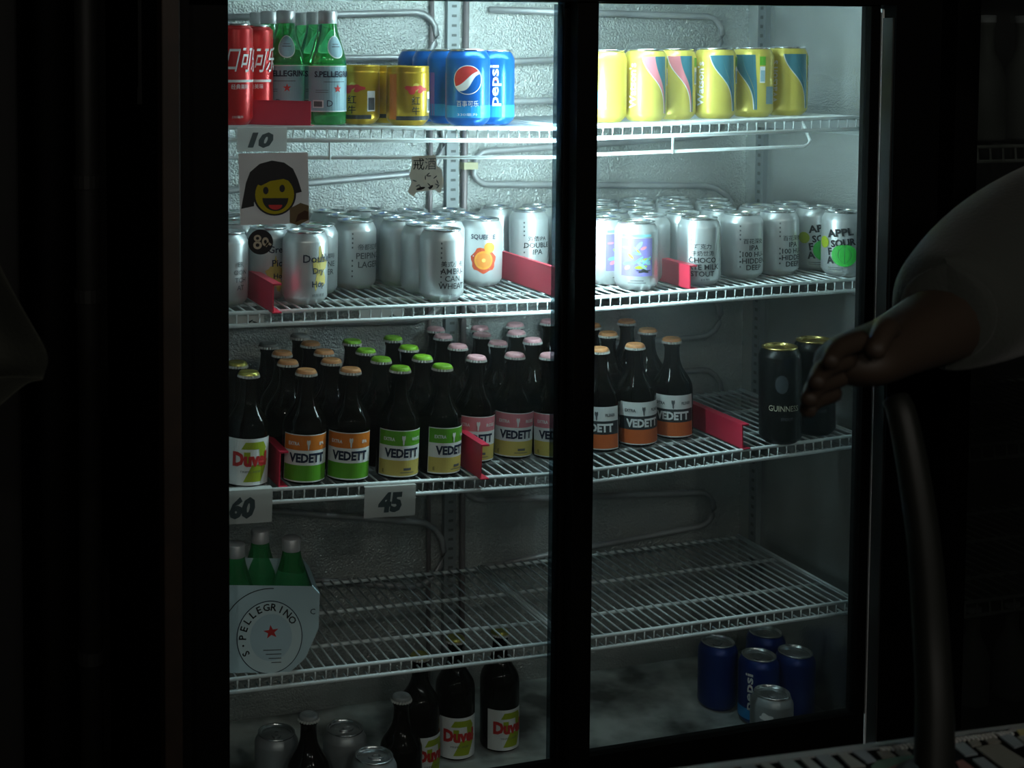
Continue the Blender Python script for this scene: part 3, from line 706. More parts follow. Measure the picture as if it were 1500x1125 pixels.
capb(576, 542, 'green-capped bottle with green and cream label above price card forty-five', 14, GREENC, 'white')
capb(639, 538, 'green-capped bottle with its label turned half away beside a red divider', 38, GREENC, 'white')
capb(689, 521, 'pink-capped bottle with pink label behind the red divider', 10, PINKC, 'pink')
capb(750, 517, 'pink-capped bottle with pink label, whole label in view', 14, PINKC, 'pink')
capb(807, 511, 'pink-capped bottle with pink label, cut by the black door stile', 14, PINKC, 'pink')
capb(866, 508, 'bottle with white and orange label, cut by the black door stile', -12, ORANGEC, 'pils')
capb(923, 502, 'bottle with white, black and orange label between two of its kind', 20, ORANGEC, 'pils')
capb(981, 496, 'bottle with white, black and orange label next to the red divider and empty wires', 0, ORANGEC, 'pils')
for lst, cm, lb, g in (
    ([(425, 535), (410, 522), (493, 535), (473, 521), (453, 507)], ORANGEC, 'orange-capped dark bottle queued behind the orange label bottles', 'orange-capped bottles in rear rows'),
    ([(390, 508), (435, 494)], GREYC, 'dull grey-capped dark bottle in the shaded back row', 'grey-capped bottles in rear rows'),
    ([(553, 528), (532, 516), (511, 502), (615, 526), (594, 511), (571, 497)], GREENC, 'green-capped dark bottle queued behind the green label bottles', 'green-capped bottles in rear rows'),
    ([(666, 509), (643, 493), (725, 504), (702, 489), (783, 499), (760, 485), (621, 478), (681, 473), (740, 471), (795, 468)], PINKC, 'pink-capped dark bottle queued behind the pink label bottles', 'pink-capped bottles in rear rows'),
    ([(895, 490), (953, 485), (922, 472), (871, 478)], ORANGEC, 'orange-and-white capped bottle queued behind the white label bottles', 'orange-and-white capped bottles in rear rows')):
    first = None
    for px, py in lst:
        p = cap_at(px, py)
        if first is None: first = bottle(p, lb, 0, cm, None, 3, g)
        else: dup(first, p, 0, shelf_tilt(3, p.x))
for px, py, lb in ((1146, 506, 'tall black can with gold lid and faint pale lettering, front one of two'), (1196, 496, 'tall black can with gold lid beside the lettered black can')):
    p = sp_row(px, py, 3, .153)
    t = can('stout_can', lb, p, 4, shelf_tilt(3, p.x), .0325, .153, STOUT, GOLDL, .0055, 0, 'tall black cans')
    q = Print(.0325); q.text('GUINNESS', .004, .060, mat('pale gold ink', (.42, .38, .28), .5), w_=.046, h=.009); q.text('STOUT', .008, .043, GREYI, w_=.018, h=.0045); q.blob(.004, .098, .010, .014, BLACKL, 0, lambda a: 1-.3*math.cos(a)); q.done('print', t)

# ---- lowest shelf: carrier with bottles
p = sp_row(388, 962, 4); rz = face(p, 6)
ct = thing('bottle_carrier', 'pale blue cardboard bottle carrier with round red-star emblem', 'carton', p, rz, shelf_tilt(4, p.x))
prof = [(-.085, .003), (.030, .0), (.052, .020), (.070, .062), (.071, .112), (.060, .124), (-.085, .130)]
mb = MB(); n = len(prof)
CARD = mat('pale blue card', (.48, .64, .70), .65)
mb.poly([(x, -.055, z) for x, z in prof]); mb.poly([(x, .055, z) for x, z in prof][::-1])
for i in range(n-2):
    a, b = prof[i], prof[(i+1) % n]; mb.poly([(a[0], -.055, a[1]), (a[0], .055, a[1]), (b[0], .055, b[1]), (b[0], -.055, b[1])])
link('card_wrap', mb.mesh('card_wrap', CARD), ct)
class FlatF(Flat):
    def P(s, u, v, lay): return (u, -.0556-.0003*lay, v)
q = FlatF(); q.blob(0, .052, .047, .053, NAVY, 0, None, 48); q.blob(0, .052, .0457, .0517, mat('pale emblem', (.58, .72, .76), .6), 1, None, 48); q.blob(.002, .052, .030, .034, mat('emblem centre', (.46, .62, .70), .6), 2, None, 40); q.blob(.002, .060, .0105, .0115, REDI, 3, STAR, 10, pi/2+.12)
s = 'S.PELLEGRINO'
for i, ch in enumerate(s):
    a = math.radians(210-i*(176/(len(s)-1))); q.text(ch, .0385*math.cos(a), .052+.044*math.sin(a), INK, h=.0105 if ch != '.' else .003, rot=a-pi/2, bold=.02, lay=4)
for k in range(4): q.rect(.004+.002*k, .034-.006*k, .026-.004*k, .0013, GREYI, 4)
q.strip(lambda a: -.085+.0*a, lambda a: -.0838, .07, .071, INK, 1)
rows = []
for i in range(17):
    a = math.radians(185-i*6.2); rows.append([q.P((.066+dd)*math.cos(a)-.0, .060+(.062+dd)*math.sin(a), 1) for dd in (0, .0013)])
q.mb.quadgrid(rows, q.mi(INK)); q.text('C', .061, .088, INK, h=.008)
q.done('print', ct)
for i, (px, py, lb) in enumerate(((345, 811, 'silver-capped bottle neck rising from the carrier by the door edge'), (381, 803, 'silver-capped bottle neck rising from the middle of the carrier'), (427, 796, 'silver-capped bottle neck rising from the tapered end of the carrier'))):
    x = onY(px, py, (.165, .215, .17)[i]); pp = Vector((x.x, x.y, shelf_z(4, x.x)+.001))
    pp.z = max(pp.z, x.z-.165)
    water(pp, lb, 0, False, 'bottles in the carrier')

# ---- deck: bottles and cans
p = onZ(666, 1102, ZD); bottle(Vector((p.x, p.y, ZD)), 'dark bottle with white and green label on the deck, label centred', 14, GOLDC, 'duvel', 5)
p = onZ(731, 1090, ZD); bottle(Vector((p.x, p.y, ZD)), 'dark bottle with white and green label on the deck, furthest along', 30, GOLDC, 'duvel', 5)
p = onZ(614, 1132, ZD); bottle(Vector((p.x, p.y, ZD)), 'dark bottle with white label on the deck beside grey cans', 40, GOLDC, 'duvel', 5)
p = onZ(588, 1018, ZD+CH); bottle(Vector((p.x, p.y, ZD)), 'dark unlabelled bottle on the deck behind the grey cans', 0, GREYC, None, 5)
p = onZ(452, 1046, ZD+CH); bottle(Vector((p.x, p.y, ZD)), 'dark bottle with grey cap on the deck among grey cans', 0, GREYC, None, 5)
first = None
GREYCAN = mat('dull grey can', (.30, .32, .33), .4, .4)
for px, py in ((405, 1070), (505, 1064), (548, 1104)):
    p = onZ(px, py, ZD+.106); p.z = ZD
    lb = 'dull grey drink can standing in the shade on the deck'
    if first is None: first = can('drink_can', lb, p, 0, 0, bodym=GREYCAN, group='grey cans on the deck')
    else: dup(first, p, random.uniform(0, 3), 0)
for px, py, lb, k in ((1112, 958, 'shaded blue can on the deck with its name running upward', 'name'), (1165, 953, 'shaded blue can on the deck next to the fridge side wall', None), (1052, 938, 'shaded blue can on the deck, open side of its pack', None), (1122, 924, 'shaded blue can at the back of the deck pack', None)):
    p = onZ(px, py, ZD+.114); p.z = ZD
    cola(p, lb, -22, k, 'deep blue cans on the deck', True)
p = onZ(1131, 1012, ZD+.106); p.z = ZD
t = can('drink_can', 'dull silver can on the deck in front of the shaded blue cans', p, 0, 0, bodym=GREYCAN)
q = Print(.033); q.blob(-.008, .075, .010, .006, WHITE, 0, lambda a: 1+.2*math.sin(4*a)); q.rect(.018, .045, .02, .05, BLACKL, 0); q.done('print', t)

# ------------------------------------------------------------------ price cards and stickers
def card(name, label, px0, px1, py0, py1, txt, row, Y=.0825, shear=0., tx=0., group='handwritten price cards'):
    a, b = onY(px0, py0, Y), onY(px1, py0, Y); zb = onY((px0+px1)/2, py1, Y).z; wd = b.x-a.x; zt = (a.z+b.z)/2
    t = thing(name, label, 'price card', ((a.x+b.x)/2, Y, zb), 0, shelf_tilt(row, a.x), group)
    mb = MB(); h = zt-zb
    mb.poly([(-wd/2, 0, 0), (wd/2, 0, 0), (wd/2, 0, h), (-wd/2, 0, h)]); mb.poly([(-wd/2, 0, h), (wd/2, 0, h), (wd/2, .014, h+.0012), (-wd/2, .014, h+.0012)]); link('card', mb.mesh('card', PAPER), t)
    q = Flat(); q.text(txt, tx, h*.48, mat('marker ink', (.03, .045, .05), .6), h=h*.66, w_=wd*.46, bold=.06, shear=shear); q.done('handwriting', t)
card('price_card', 'white price card with handwritten ten hanging from the top shelf', 347, 420, 187, 222, '10', 1, shear=.35, tx=-.001)
card('price_card', 'white price card with handwritten sixty hanging by the door edge', 318, 398, 718, 767, '60', 3, shear=.15, tx=-.004)
card('price_card', 'white price card with handwritten forty-five under the green label bottles', 533, 608, 712, 757, '45', 3, shear=.1, tx=.000)
for px, py, lb in ((350, 470, 'white price card lying behind the second shelf lip by the door edge'), (557, 462, 'white price card lying behind the second shelf lip under the lager can')):
    p = onY(px, py, .104)
    t = thing('price_card', lb, 'price card', (p.x, .096, p.z-.008), 0, shelf_tilt(2, p.x), 'handwritten price cards')
    link('card', MB().box((-.034, 0, 0), (.034, .0006, .018)).mesh('card', PAPER), t)
    q = Flat(); q.blob(.012, .007, .007, .0012, MATS['marker ink'], 2, None, 14, .5); q.blob(.022, .006, .006, .0012, MATS['marker ink'], 2, None, 14, -.4); q.done('handwriting', t)
YS = .0290
def sticker(name, label, pts, m_, layers):
    c = onY(sum(p[0] for p in pts)/len(pts), sum(p[1] for p in pts)/len(pts), YS)
    t = thing(name, label, 'sticker', (c.x, YS, c.z))
    L = lambda px, py: (onY(px, py, YS).x-c.x, onY(px, py, YS).z-c.z)
    mb = MB(); mb.poly([(u, -.0002, v) for u, v in [L(*p) for p in pts]])
    link('backing', mb.mesh('backing', m_), t)
    q = Flat(); layers(q, L); q.done('print', t); return t
def circ(cx, cy, rx, ry, n=32, a0=0, a1=360): return [(cx+rx*math.cos(math.radians(a0+(a1-a0)*i/n)), cy-ry*math.sin(math.radians(a0+(a1-a0)*i/n))) for i in range(n+(0 if a1-a0 == 360 else 1))]
def facel(q, L):
    S = lambda pts, m_, l: q.poly([L(*p) for p in pts], m_, l)
    S([(353, 306), (360, 268), (366, 252), (380, 240), (398, 235), (416, 238), (429, 247), (436, 262), (442, 281), (430, 284), (400, 270), (372, 296), (372, 302)], INK, 1)
    S(circ(402, 285, 31.5, 31), INK, 2); S(circ(402, 285, 28.5, 28.5), paper_mat('sticker yellow', (.72, .62, .03)), 3)
    S([(371, 268), (374, 259), (388, 252), (406, 250), (424, 256), (432, 268), (415, 262), (396, 265), (382, 272)], INK, 4)
    S(circ(389, 279, 4, 5.5), INK, 4); S(circ(413, 276, 4, 5.5), INK, 4)
    S(circ(403, 290, 19, 19, 20, 180, 360), INK, 4); S(circ(403, 300, 10, 7, 20, 180, 360), REDI, 5); 
    S([(424, 305), (440, 297), (452, 301), (452, 322), (436, 330), (424, 326)], mat('brown smudge', (.14, .10, .05), .7), 4); S([(432, 326), (436, 314), (446, 308), (451, 310), (451, 321), (440, 322)], mat('dark smudge', (.05, .02, .01), .7), 5)
sticker('square_sticker', 'square white sticker with a yellow smiling face under black bobbed hair', [(349, 225), (451, 223), (453, 327), (352, 330)], STKW, facel)
def roundl(q, L):
    cm = mat('cream ink', (.52, .47, .36), .6)
    for cx, cy, rx, ry in ((377, 349, 5.5, 5), (377, 359, 6.3, 6), (388.5, 354, 5, 6.5)):
        o_ = circ(cx, cy, rx, ry, 24); i_ = circ(cx, cy, rx*.45, ry*.45, 24)
        rows = [[q.P(*L(*p), 2) for p in o_], [q.P(*L(*p), 2) for p in i_]]; q.mb.quadgrid(rows, q.mi(cm), True)
    q.poly([L(*p) for p in [(388, 359), (393, 354), (398, 358), (396, 360), (393, 358), (390, 362)]], cm, 2)
sticker('round_sticker', 'small round black sticker with cream looped mark', circ(381.5, 354.5, 18.5, 18.5), INK, roundl)
def redl(q, L):
    u, v = L(620, 240); q.text('戒', L(613, 239)[0], v, INK, h=.0165, bold=.03); q.text('酒', L(630, 240)[0], v, GREYI, h=.0165)
    rr = random.Random(5)
    for k in range(12): q.blob(*L(rr.uniform(606, 642), rr.uniform(255, 276)), .0035, .0009, GREYI, 1, None, 10, rr.uniform(0, 3))
    q.blob(*L(616, 276), .007, .002, INK, 2, None, 12, .2); q.blob(*L(631, 274), .004, .002, INK, 2, None, 12, .7)
sticker('die_cut_sticker', 'beige die-cut sticker with two dark characters across its top', [(603, 229), (638, 227), (640, 243), (647, 248), (650, 268), (645, 284), (637, 278), (610, 281), (606, 289), (597, 281), (603, 266), (599, 257), (603, 245)], BEIGE, redl)

# ------------------------------------------------------------------ dark surroundings
# unlit twin fridge to the right
f2 = thing('unlit_fridge', 'unlit dark fridge standing right beside the lit fridge', 'fridge', (2.0, 0, 0))
def f2b(name, a, c, m_, bev=0): return boxo(name, Vector(a)-Vector((2, 0, 0)), Vector(c)-Vector((2, 0, 0)), m_, f2, bev)
f2b('stile', (1.60, -.012, .05), (1.643, .03, 2.0), BLACKF); f2b('stile', (2.42, -.012, .05), (2.47, .03, 2.0), BLACKF)
f2b('header', (1.643, -.012, 1.62), (2.42, .03, 2.0), BLACKF); f2b('plinth', (1.60, -.012, 0), (2.47, .03, .30), BLACKF)
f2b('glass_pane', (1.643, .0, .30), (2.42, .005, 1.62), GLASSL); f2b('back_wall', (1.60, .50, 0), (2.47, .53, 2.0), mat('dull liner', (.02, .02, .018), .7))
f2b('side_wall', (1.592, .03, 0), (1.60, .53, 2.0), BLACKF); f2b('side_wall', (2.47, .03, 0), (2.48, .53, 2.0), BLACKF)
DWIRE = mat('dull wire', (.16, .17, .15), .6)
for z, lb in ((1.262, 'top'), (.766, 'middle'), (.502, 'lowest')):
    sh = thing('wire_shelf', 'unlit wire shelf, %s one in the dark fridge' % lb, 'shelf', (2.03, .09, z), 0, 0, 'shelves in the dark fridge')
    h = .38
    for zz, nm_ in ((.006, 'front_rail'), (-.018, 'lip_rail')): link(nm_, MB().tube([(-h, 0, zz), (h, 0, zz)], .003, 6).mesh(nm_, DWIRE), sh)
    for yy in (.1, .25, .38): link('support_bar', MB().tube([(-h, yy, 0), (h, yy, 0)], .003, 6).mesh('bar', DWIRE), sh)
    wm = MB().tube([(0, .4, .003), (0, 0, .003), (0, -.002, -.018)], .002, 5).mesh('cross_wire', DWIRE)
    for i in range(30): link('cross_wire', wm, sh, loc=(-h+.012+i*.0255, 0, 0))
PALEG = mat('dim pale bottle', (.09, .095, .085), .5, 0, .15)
tall = MB().lathe([(.03, 0), (.034, .004), (.034, .10), (.026, .125), (.014, .15), (.013, .19), (.0145, .192), (.0145, .203)], 24, 0, True, True).mesh('bottle', PALEG, True)
capd = MB().lathe([(.0155, .198), (.0155, .21), (.001, .211)], 20, 0, False, True).mesh('cap', GREYC, True)
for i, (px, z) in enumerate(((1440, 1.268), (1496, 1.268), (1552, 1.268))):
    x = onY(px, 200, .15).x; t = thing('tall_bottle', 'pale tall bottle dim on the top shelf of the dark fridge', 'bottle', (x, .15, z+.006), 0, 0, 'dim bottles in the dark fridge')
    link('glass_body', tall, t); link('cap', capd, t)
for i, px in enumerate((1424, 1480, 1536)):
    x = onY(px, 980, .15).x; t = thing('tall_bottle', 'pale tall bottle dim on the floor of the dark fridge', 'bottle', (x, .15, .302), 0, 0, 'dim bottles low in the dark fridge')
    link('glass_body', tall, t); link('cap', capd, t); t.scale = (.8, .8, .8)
f2b('deck', (1.60, .03, .285), (2.47, .50, .302), BLACKF)
# left: batten, pipe, panel, cloth
x = onY(250, 500, -.02).x
tag(boxo('wooden_batten', (x-.012, -.03, 0), (x+.012, .0, 2.3), BROWN, None, .002), 'narrow brown wooden batten standing against the lit fridge', 'batten')
x = onY(130, 500, .3).x
pt = thing('drain_pipe', 'upright grey pipe on the dark wall beyond the wooden batten', 'pipe', (x, .3, 0))
link('tube', MB().tube([(0, 0, 0), (0, 0, 2.7)], .018, 16).mesh('tube', GREYP, True), pt)
for z in (.5, 1.05, 1.22, 1.7): link('clamp', MB().lathe([(.0185, z), (.021, z), (.021, z+.02), (.0185, z+.02)], 16).mesh('clamp', GREYP), pt)
x = onY(210, 60, .2).x
ht = thing('hanging_strap', 'short grey strap hanging high on the dark wall', 'strap', (x, .2, 1.36))
link('webbing', MB().box((-.008, -.002, 0), (.008, .002, .9)).mesh('webbing', GREYP), ht); link('end_tab', MB().box((-.0095, -.003, -.012), (.0095, .003, .012)).mesh('end_tab', GREYP), ht)
tag(boxo('dark_cabinet', (-.9, .36, 0), (.22, .98, 2.2), mat('dark cabinet paint', (.004, .004, .004), .8), None, .004), 'plain dark cabinet behind the grey pipe', 'cabinet')
# hanging garment at the far left
c0 = atd(-60, 500, 1.5)
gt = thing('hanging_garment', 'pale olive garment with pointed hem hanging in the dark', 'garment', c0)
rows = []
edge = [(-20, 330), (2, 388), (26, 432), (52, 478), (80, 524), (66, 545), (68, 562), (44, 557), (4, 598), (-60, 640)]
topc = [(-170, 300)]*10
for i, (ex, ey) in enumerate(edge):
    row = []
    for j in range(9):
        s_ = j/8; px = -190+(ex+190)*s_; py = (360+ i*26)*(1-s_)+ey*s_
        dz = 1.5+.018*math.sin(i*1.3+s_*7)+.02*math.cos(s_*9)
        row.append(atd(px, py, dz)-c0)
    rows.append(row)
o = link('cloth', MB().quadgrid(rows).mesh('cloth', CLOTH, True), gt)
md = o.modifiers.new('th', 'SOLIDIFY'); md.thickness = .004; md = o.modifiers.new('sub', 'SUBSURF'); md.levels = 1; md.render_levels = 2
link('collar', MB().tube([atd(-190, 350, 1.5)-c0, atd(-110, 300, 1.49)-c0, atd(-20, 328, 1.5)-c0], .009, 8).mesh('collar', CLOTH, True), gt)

# ------------------------------------------------------------------ patterned table in the foreground
TZ = .72
A_, B_ = onZ(1010, 1125, TZ), onZ(1500, 1062, TZ)
ang = math.atan2(B_.y-A_.y, B_.x-A_.x)
tb = thing('patterned_table', 'low black table covered with pale patchwork pieces, grey metal rim', 'table', (A_.x, A_.y, 0), ang)
link('table_top', MB().box((-.5, -.24, TZ-.03), (1.0, -.010, TZ)).mesh('table_top', BLACKF), tb)
link('rim', MB().box((-.5, -.010, TZ-.03), (1.0, .0, TZ+.002)).mesh('rim', mat('dull rim', (.26, .28, .28), .5, .2)), tb)
for lx in (-.46, .96):
    for ly in (-.21, -.04): link('leg', MB().box((lx-.02, ly-.02, 0), (lx+.02, ly+.02, TZ-.03)).mesh('leg', BLACKF), tb)
inv = Matrix.Rotation(-ang, 3, 'Z')
TM = [mat('patch blue grey', (.19, .22, .235), .6), mat('patch taupe', (.17, .165, .14), .6), mat('patch pale grey', (.23, .245, .23), .6), mat('patch green', (.09, .16, .115), .6), mat('patch rose', (.20, .085, .08), .6), mat('patch yellow', (.35, .31, .14), .6)]
def patch(pts, mi, zz=TZ):
    P_ = [inv @ (onZ(*p, zz)-Vector((A_.x, A_.y, 0))) for p in pts]; mb = MB(); n = len(P_); h = .0016
    mb.poly([(p.x, p.y, zz+h) for p in P_]); mb.poly([(p.x, p.y, zz) for p in P_][::-1])
    for i in range(n): a, b = P_[i], P_[(i+1) % n]; mb.poly([(a.x, a.y, zz), (b.x, b.y, zz), (b.x, b.y, zz+h), (a.x, a.y, zz+h)])
    link('patch', mb.mesh('patch', TM[mi]), tb)
for pts, mi in (
    ([(1020, 1131), (1040, 1129), (1060, 1150), (1036, 1152)], 0), ([(1050, 1127), (1072, 1125), (1096, 1148), (1072, 1150)], 0), ([(1083, 1122), (1102, 1120), (1122, 1140), (1100, 1142)], 0),
    ([(1113, 1120), (1122, 1117), (1152, 1140), (1138, 1142)], 2), ([(1138, 1115), (1158, 1112), (1182, 1134), (1160, 1138)], 0), ([(1171, 1112), (1182, 1109), (1206, 1130), (1192, 1133)], 2),
    ([(1192, 1108), (1212, 1105), (1236, 1126), (1216, 1130)], 0), ([(1226, 1105), (1236, 1102), (1268, 1124), (1246, 1126)], 2), ([(1246, 1101), (1264, 1098), (1284, 1116), (1270, 1119)], 0),
    ([(1284, 1103), (1300, 1100), (1312, 1109), (1292, 1112)], 1), ([(1311, 1102), (1326, 1099), (1336, 1107), (1320, 1109)], 1),
    ([(1276, 1124), (1286, 1116), (1310, 1111), (1345, 1108), (1352, 1122), (1330, 1136), (1280, 1140)], 3), ([(1300, 1128), (1316, 1121), (1344, 1118), (1350, 1132), (1310, 1138)], 4),
    ([(1394, 1092), (1412, 1089), (1432, 1106), (1414, 1109)], 0), ([(1418, 1088), (1432, 1085), (1438, 1092), (1424, 1095)], 1), ([(1442, 1085), (1458, 1082), (1466, 1088), (1448, 1090)], 1),
    ([(1430, 1097), (1462, 1090), (1510, 1120), (1476, 1132)], 1), ([(1424, 1114), (1440, 1111), (1462, 1128), (1444, 1132)], 0), ([(1464, 1080), (1480, 1076), (1500, 1092), (1486, 1097)], 0),
    ([(1400, 1118), (1410, 1115), (1430, 1130), (1410, 1134)], 4), ([(1488, 1070), (1512, 1066), (1518, 1074), (1494, 1078)], 5), ([(1490, 1081), (1510, 1077), (1530, 1092), (1512, 1098)], 2)):
    patch(pts, mi, TZ if mi != 4 else TZ+.0017)
rr = random.Random(21)
for r_ in range(4):                                   # the patchwork goes on towards the near edge
    x = -.46
    while x < .94:
        wd = rr.uniform(.018, .040); y1 = -.112-.031*r_; y0 = y1-.026; sk_ = rr.uniform(-.008, .010)
        mb = MB(); Q = [(x, y1), (x+wd, y1), (x+wd+sk_, y0), (x+sk_, y0)]
        mb.poly([(a, b, TZ+.0016) for a, b in Q]); mb.poly([(a, b, TZ) for a, b in Q][::-1])
        for i in range(4): (a, b), (c_, d_) = Q[i], Q[(i+1) % 4]; mb.poly([(a, b, TZ), (c_, d_, TZ), (c_, d_, TZ+.0016), (a, b, TZ+.0016)])
        link('patch', mb.mesh('patch', rr.choice([TM[0], TM[0], TM[1], TM[2], TM[2], TM[3]])), tb); x += wd+.014
# worn strips of small pale raised marks along the rim
rr = random.Random(11); mb = MB()
for (xa_, ya_, xb_, yb_, n) in ((1288, 1098.5, 1348, 1091, 9), (1394, 1085, 1456, 1077.5, 10), (1460, 1076.5, 1482, 1073.5, 4)):
    for i in range(n):
        t_ = (i+.5)/n; p = inv @ (onZ(xa_+(xb_-xa_)*t_, ya_+(yb_-ya_)*t_, TZ)-Vector((A_.x, A_.y, 0))); a = rr.uniform(.0012, .0022); b = rr.uniform(.004, .006)
        mb.box((p.x-a, p.y-b, TZ), (p.x+a*.6, p.y+b, TZ+.002)); mb.box((p.x-a, p.y+b*.4, TZ), (p.x+a*1.2, p.y+b*.9, TZ+.002))
o = link('raised_marks', mb.mesh('marks', mat('mark ivory', (.45, .45, .42), .6)), tb); o['kind'] = 'stuff'
# slim curved post on the table
b0 = onZ(1368, 1150, TZ)
pp = [Vector((b0.x, b0.y, TZ+.002)), atd(1369, 1040, 1.365), atd(1364, 930, 1.385), atd(1354, 800, 1.40), atd(1338, 690, 1.415), atd(1322, 610, 1.43), atd(1312, 585, 1.44)]
po = thing('curved_post', 'slim dark curved post rising from the patterned table under the hand', 'post', (b0.x, b0.y, TZ+.002))
POSTM = mat('dark satin post', (.010, .011, .009), .45, 0, .3)
def cr(P, n=5):
    out = []
    for i in range(len(P)-1):
        a, b, c, d = P[max(i-1, 0)], P[i], P[i+1], P[min(i+2, len(P)-1)]
        for k in range(n):
            t_ = k/n; out.append(.5*((2*b)+(c-a)*t_+(2*a-5*b+4*c-d)*t_*t_+(3*b-a-3*c+d)*t_**3))
    return out+[P[-1]]
pts = [p-Vector((b0.x, b0.y, TZ+.002)) for p in cr(pp)]
link('stem', MB().tube(pts, [.0185-.005*i/len(pts) for i in range(len(pts))], 18).mesh('stem', POSTM, True), po)
link('base_flange', MB().lathe([(.034, 0), (.034, .006), (.026, .012), (.020, .016)], 24, 0, True, True).mesh('base_flange', POSTM, True), po)

# ------------------------------------------------------------------ person reaching in from the right
base = Vector((1.66, -.46, 0)); S_ = atd(1660, 285, 1.70); E_ = atd(1452, 440, 1.57); W_ = atd(1312, 507, 1.385); K_ = atd(1226, 541, 1.30); T_ = atd(1150, 566, 1.245)
pe = thing('person', 'person in a loose grey short-sleeved shirt stretching one hand out beside the fridge', 'person', base)
V = []; Ed = []; Rd = []
def node(p, r, par=None):
    V.append(Vector(p)-base); Rd.append(r); i = len(V)-1
    if par is not None: Ed.append((par, i))
    return i
side = Vector((base.x-S_.x, base.y-S_.y, 0)).normalized(); fwd = Vector((side.y, -side.x, 0))
if fwd.y > 0: fwd = -fwd
def B(x=0, y=0, z=0): return base+side*x+fwd*y+Vector((0, 0, z))
pel = node(B(0, 0, .90), (.14, .11)); sp1 = node(B(0, 0, 1.05), (.13, .10), pel); ch = node(B(0, .01, 1.18), (.12, .09), sp1); nk = node(B(0, .02, 1.33), (.062, .062), ch); nk2 = node(B(0, .03, 1.40), (.056, .056), nk)
hd = node(B(0, .05, 1.49), (.078, .092), nk2); node(B(0, .04, 1.59), (.068, .08), hd); node(B(0, .145, 1.475), (.014, .014), hd)
sh = node(S_, (.060, .060), ch); el = node(E_, (.048, .048), sh); fa = node(E_.lerp(W_, .5), (.047, .045), el); wr = node(W_, (.036, .032), fa)
S2 = S_+side*.40; s2 = node(S2, (.060, .060), ch); e2 = node(S2+Vector((.06, -.02, -.30)), (.046, .046), s2); w2 = node(S2+Vector((.03, -.05, -.55)), (.03, .028), e2); node(S2+Vector((.03, -.07, -.68)), (.03, .02), w2)
for sg in (-1, 1):
    hp = node(B(.09*sg, 0, .84), (.095, .095), pel); kn = node(B(.10*sg, .02, .47), (.062, .062), hp); an = node(B(.10*sg, -.02, .09), (.042, .042), kn); node(B(.10*sg, .11, .035), (.042, .03), an)
pm = node(W_.lerp(K_, .45), (.042, .030), wr); kn_ = node(K_, (.046, .022), pm)
me = bpy.data.meshes.new('body'); me.from_pydata([tuple(v) for v in V], Ed, [])
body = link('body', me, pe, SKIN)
sk = body.modifiers.new('skin', 'SKIN'); sk.use_smooth_shade = True
for i, r in enumerate(Rd): me.skin_vertices[0].data[i].radius = r
me.skin_vertices[0].data[pel].use_root = True
ss = body.modifiers.new('sub', 'SUBSURF'); ss.levels = 1; ss.render_levels = 2
# fingers, each a tapering bent chain rooted in the palm
fd = (T_-K_).normalized(); spread = (Vector((0, 0, 1))-fd*fd.z).normalized(); acr2 = (spread*.8-FW*.55); acr2 = (acr2-fd*acr2.dot(fd)).normalized(); curl = fd.cross(acr2).normalized()
if curl.dot(Vector((0, 0, 1))) > 0: curl = -curl
fm = MB()
for k, (o_, L_) in enumerate(((.030, .074), (.010, .083), (-.011, .078), (-.030, .060))):
    r0 = K_+acr2*o_-fd*.016; P_ = [r0, r0+fd*L_*.52+curl*L_*.02, r0+fd*L_*.82+curl*L_*.10, r0+fd*L_*1.02+curl*L_*.20]
    fm.tube([p-base for p in cr(P_, 4)], [.0102-.0030*i/12 for i in range(12)]+[.0045], 10)
th0 = W_.lerp(K_, .35)+acr2*.026; P_ = [th0, th0+acr2*.014+fd*.026+curl*.006, th0+acr2*.015+fd*.054+curl*.016, th0+acr2*.008+fd*.078+curl*.026]
fm.tube([p-base for p in cr(P_, 4)], [.0125-.0035*i/12 for i in range(12)]+[.005], 10)
link('fingers', fm.mesh('fingers', SKIN, True), pe)
hm = MB().lathe([(.001, .0)]+[(.098*math.sin(a), .105-.105*math.cos(a)) for a in (1.2, 1.6, 2.0, 2.4, 2.8, 3.1)], 20).mesh('hair', HAIR, True)
link('hair', hm, pe, loc=B(0, .03, 1.46)-base)
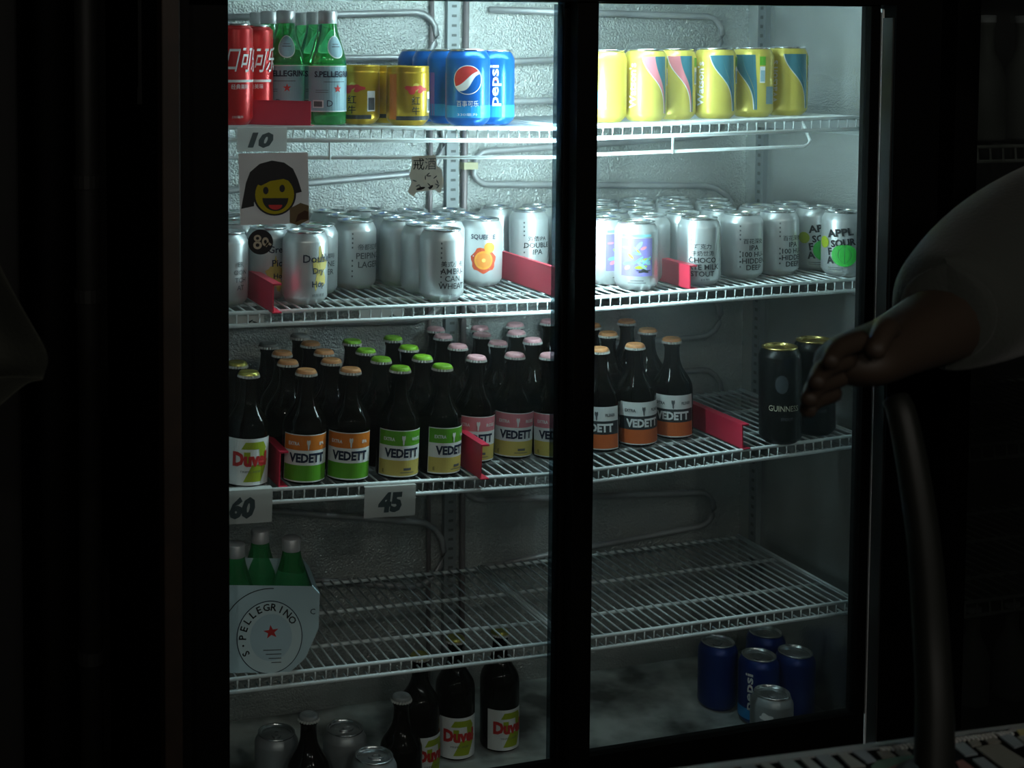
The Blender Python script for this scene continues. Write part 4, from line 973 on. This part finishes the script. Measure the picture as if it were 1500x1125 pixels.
# shirt: torso and loose sleeves (lofted rings, open at the cuffs)
sm_ = MB()
def loft(path, rad, n=20, wob=.0, mbx=sm_):
    rows = []
    for i, p in enumerate(path):
        d = (path[min(i+1, len(path)-1)]-path[max(i-1, 0)]).normalized(); a = d.cross(Vector((0, 0, 1)))
        if a.length < .1: a = side.copy()
        a.normalize(); c = a.cross(d).normalized(); ra, rc = rad[i]
        rows.append([p-base+a*ra*math.cos(2*pi*j/n)*(1+wob*math.sin(3*2*pi*j/n+i))+c*rc*math.sin(2*pi*j/n)*(1+wob*math.cos(2*2*pi*j/n+i*2)) for j in range(n)])
    mbx.quadgrid(rows, 0, True)
cuff = atd(1384, 462, 1.45)
c1 = atd(1405, 446, 1.49); c2 = atd(1450, 412, 1.55); c3 = atd(1520, 370, 1.62)
loft([cuff+(c1-cuff)*.35, cuff, cuff+(c1-cuff)*.12, c1, c2, c3, S_+Vector((.02, 0, -.01)), S_+side*.08], [(.046, .046), (.052, .052), (.062, .062), (.070, .072), (.082, .088), (.092, .10), (.095, .10), (.09, .09)], 28, .025)
loft([S2-side*.05, S2+Vector((.02, 0, -.06)), S2+Vector((.05, -.01, -.24))], [(.08, .08), (.085, .085), (.08, .08)], 20, .04)
loft([B(0, 0, .76), B(0, 0, .95), B(0, 0, 1.12), B(0, 0, 1.25), B(0, .01, 1.325), B(0, .02, 1.365)], [(.21, .16), (.205, .155), (.225, .16), (.235, .15), (.17, .125), (.085, .085)], 24, .02)
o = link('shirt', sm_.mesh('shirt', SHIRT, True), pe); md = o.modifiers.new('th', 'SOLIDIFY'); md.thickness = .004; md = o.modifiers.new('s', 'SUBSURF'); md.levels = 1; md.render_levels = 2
tm = MB()
for sg in (-1, 1): loft([B(.085*sg, 0, .86), B(.09*sg, 0, .76), B(.10*sg, .02, .47), B(.10*sg, -.02, .07)], [(.105, .12), (.105, .115), (.085, .085), (.07, .08)], 20, .03, tm)
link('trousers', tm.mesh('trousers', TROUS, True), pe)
for sg in (-1, 1):
    link('shoe', MB().tube([B(.10*sg, -.07, .045)-base, B(.10*sg, 0, .05)-base, B(.10*sg, .09, .04)-base, B(.10*sg, .14, .032)-base], [.04, .047, .045, .032], 14).mesh('shoe', INK, True), pe)
